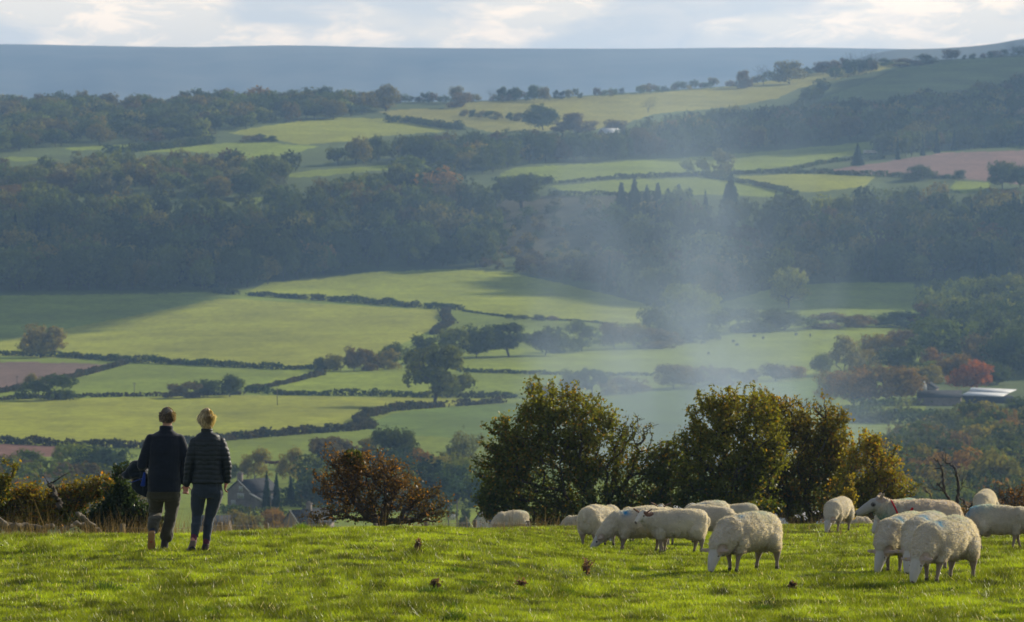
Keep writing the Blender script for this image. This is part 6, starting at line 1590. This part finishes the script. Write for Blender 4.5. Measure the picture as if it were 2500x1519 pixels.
q = MB(); q.loft([((H(354),-.075,Z(1152)),(.016,0,0),(0,.012,0)),((H(352),-.085,Z(1170)),(.026,0,0),(0,.014,0)),((H(350),-.085,Z(1185)),(.036,0,0),(0,.012,0)),((H(350),-.08,Z(1187)),(.02,0,0),(0,.01,0))],10)
q.tube([(H(313),-.0,Z(1176)),(H(322),-.04,Z(1177)),(H(336),-.055,Z(1172)),(H(348),-.07,Z(1168))],[.006,.008,.008,.008],6)
part('lining', q, .006, CLOTH, (.015,.045,.26), cj, 1)

# --- woman
wp = foot_pt(500, 1345); SW = wp[1]/F; HW = lambda px: (px-500)*SW; ZW = lambda py: (1345-py)*SW
wom = thing('person', 'blonde woman seen from behind in a dark quilted jacket, walking beside the man', 'person', tuple(wp), group='couple walking away hand in hand')
b = MB(); hx = HW(505)
b.ell((hx,.01,ZW(1022)),(.078,.095,.112)); b.ell((hx,.045,ZW(1034)),(.058,.060,.075)); b.caps([(hx,0,ZW(1038)),(HW(505),-.01,ZW(1058))],[.050,.056])
b.ell((hx,.12,ZW(1026)),(.012,.018,.018)); b.ell((hx,.092,ZW(1037)),(.026,.02,.010))
for sg in (-1,1): b.ell((hx+sg*.080,.01,ZW(1027)),(.010,.020,.028))
b.loft([((HW(507),0,ZW(1060)),(.085,0,0),(0,.07,0)),((HW(508),0,ZW(1074)),(.14,0,0),(0,.085,0)),((HW(508),0,ZW(1105)),(.165,0,0),(0,.115,0)),((HW(507),0,ZW(1145)),(.14,0,0),(0,.10,0)),((HW(506),0,ZW(1175)),(.17,0,0),(0,.12,0)),((HW(506),0,ZW(1195)),(.15,0,0),(0,.11,0))],20)
b.caps([(HW(474),0,ZW(1078)),(HW(462),-.02,ZW(1130)),(HW(455),.02,ZW(1186))],[.038,.034,.026]); b.caps([(HW(541),0,ZW(1078)),(HW(556),-.02,ZW(1130)),(HW(554),.02,ZW(1178))],[.038,.034,.026])
hand(b, (HW(455),.02,ZW(1184)), (-.12,.05,-1), .5, -1, .93, (-1,.2,0)); hand(b, (HW(553),.02,ZW(1178)), (-.30,.1,-1), .35, 1, .93, (-.3,1,0))
WLK, WLA = (HW(480),.04,ZW(1260)),(HW(473),-.14,ZW(1318)); WRK, WRA = (HW(512),.08,ZW(1260)),(HW(503),.02,ZW(1326))
b.caps([(HW(484),0,ZW(1200)),WLK,WLA],[.075,.042,.032]); b.caps([(HW(526),0,ZW(1200)),WRK,WRA],[.075,.042,.032])
b.caps([WLA,(HW(470),-.03,ZW(1338))],[.036,.03]); b.caps([WRA,(HW(502),.12,ZW(1340))],[.036,.03])
part('body', b, .0085, SKIN, (.46,.20,.15), wom, 2)
def quilt(per, amp):
    def f(V):
        zz = V[:,2] + .012*vnoise3(V*np.array([5,5,3])) ; s = np.abs(np.sin(np.pi*zz/per)); return amp*(s**.55) - amp*.6 + .004*vnoise3(V*np.array([22,22,40]))
    return f
j = MB()
j.loft([((HW(505),-.01,ZW(1046)),(.073,0,0),(0,.073,0)),((HW(506),-.01,ZW(1056)),(.085,0,0),(0,.08,0)),((HW(507),0,ZW(1062)),(.15,0,0),(0,.10,0)),((HW(508),0,ZW(1075)),(.205,0,0),(0,.13,0)),((HW(508),0,ZW(1105)),(.200,0,0),(0,.145,0)),((HW(508),0,ZW(1140)),(.188,0,0),(0,.14,0)),((HW(507),0,ZW(1160)),(.20,0,0),(0,.145,0)),((HW(507),0,ZW(1178)),(.215,0,0),(0,.15,0)),((HW(507),0,ZW(1182)),(.20,0,0),(0,.135,0))],26)
arm(j, [(HW(476),0,ZW(1080)),(HW(468),-.02,ZW(1105)),(HW(461),-.02,ZW(1138)),(HW(456),.01,ZW(1180))],[.072,.066,.058,.048]); arm(j, [(HW(539),0,ZW(1080)),(HW(549),-.02,ZW(1105)),(HW(556),-.02,ZW(1138)),(HW(555),.01,ZW(1172))],[.072,.066,.058,.048])
part('quilted_jacket', j, .0085, QUILT, (.012,.020,.028), wom, 2, quilt(.063,.009))
t_ = MB(); JEAN = (.030,.042,.062)
t_.loft([((HW(506),0,ZW(1172)),(.185,0,0),(0,.125,0)),((HW(506),0,ZW(1195)),(.20,0,0),(0,.135,0)),((HW(505),0,ZW(1215)),(.185,0,0),(0,.12,0))],22)
leg(t_, [(HW(485),0,ZW(1205)),(HW(482),.03,ZW(1235)),(HW(480),.04,ZW(1262)),(HW(478),-.05,ZW(1290)),(HW(476),-.09,ZW(1304))],[.106,.088,.066,.062,.052])
leg(t_, [(HW(526),0,ZW(1205)),(HW(520),.05,ZW(1235)),(HW(512),.07,ZW(1262)),(HW(506),.05,ZW(1295)),(HW(504),.03,ZW(1318))],[.106,.088,.066,.062,.054])
part('jeans', t_, .009, CLOTH, JEAN, wom, 2, lambda V: .006*vnoise3(V*np.array([8,8,26]))+.004*vnoise3(V*22))
s_ = MB(); s_.caps([(HW(475),-.10,ZW(1306)),(HW(474),-.13,ZW(1322))],[.045,.044]); s_.caps([(HW(504),.02,ZW(1320)),(HW(503),.02,ZW(1332))],[.047,.045]); part('socks', s_, .008, CLOTH, (.11,.025,.055), wom, 1)
bt_ = MB(); bt_.loft([((HW(474),-.145,ZW(1318)),(.044,0,0),(0,.048,0)),((HW(472),-.14,ZW(1328)),(.046,0,0),(0,.06,.01)),((HW(468),-.09,ZW(1338)),(.050,0,0),(0,.08,.02)),((HW(466),-.06,ZW(1344)),(.048,0,0),(0,.07,.01))],14); bt_.ell((HW(463),.0,ZW(1343)),(.045,.07,.028))
bo, *_ = part('boot', bt_, .008, LEATHER, (.15,.11,.09), wom, 1); so_ = MB(); so_.ell((HW(472),-.20,ZW(1338)),(.048,.02,.036)); part('sole', so_, .007, LEATHER, (.012,.012,.012), bo, 1)
b2 = MB(); b2.loft([((HW(503),.01,ZW(1328)),(.046,0,0),(0,.052,0)),((HW(501),.02,ZW(1338)),(.048,0,0),(0,.075,0)),((HW(500),.03,ZW(1344)),(.048,0,0),(0,.09,0))],14); b2.ell((HW(498),.10,ZW(1341)),(.045,.08,.03)); part('boot', b2, .008, LEATHER, (.04,.028,.03), wom, 1)
hb_ = MB(); hb_.ell((hx,-.005,ZW(1016)),(.086,.102,.110)); hb_.ell((hx,-.030,ZW(1028)),(.086,.078,.090)); hb_.ell((hx+.005,-.040,ZW(1038)),(.066,.055,.062))
V, fs, Nn = remeshed(hb_, .008, 1); V += Nn*(.010*vnoise3(V*np.array([60,60,12]))+.004*vnoise3(V*60))[:,None]
kp = [f[~((V[f].mean(1)[:,1] > .055) & (V[f].mean(1)[:,2] < ZW(1012)))] for f in fs]
cc = np.ones((len(V),3))*np.array((.62,.49,.31))*(1+.45*vnoise3(V*np.array([70,70,10])))[:,None]
link('hair', mesh('hair', V, kp, [HAIRM], True, col=np.clip(cc,.02,.9)), wom)
strands('hair_strand', wom, (hx,-.01,ZW(1019)), (.087,.102,.112), (.28,.21,.12), (.92,.82,.60), 5200, .10, 6, -.55, 1.6, .0055, .03)
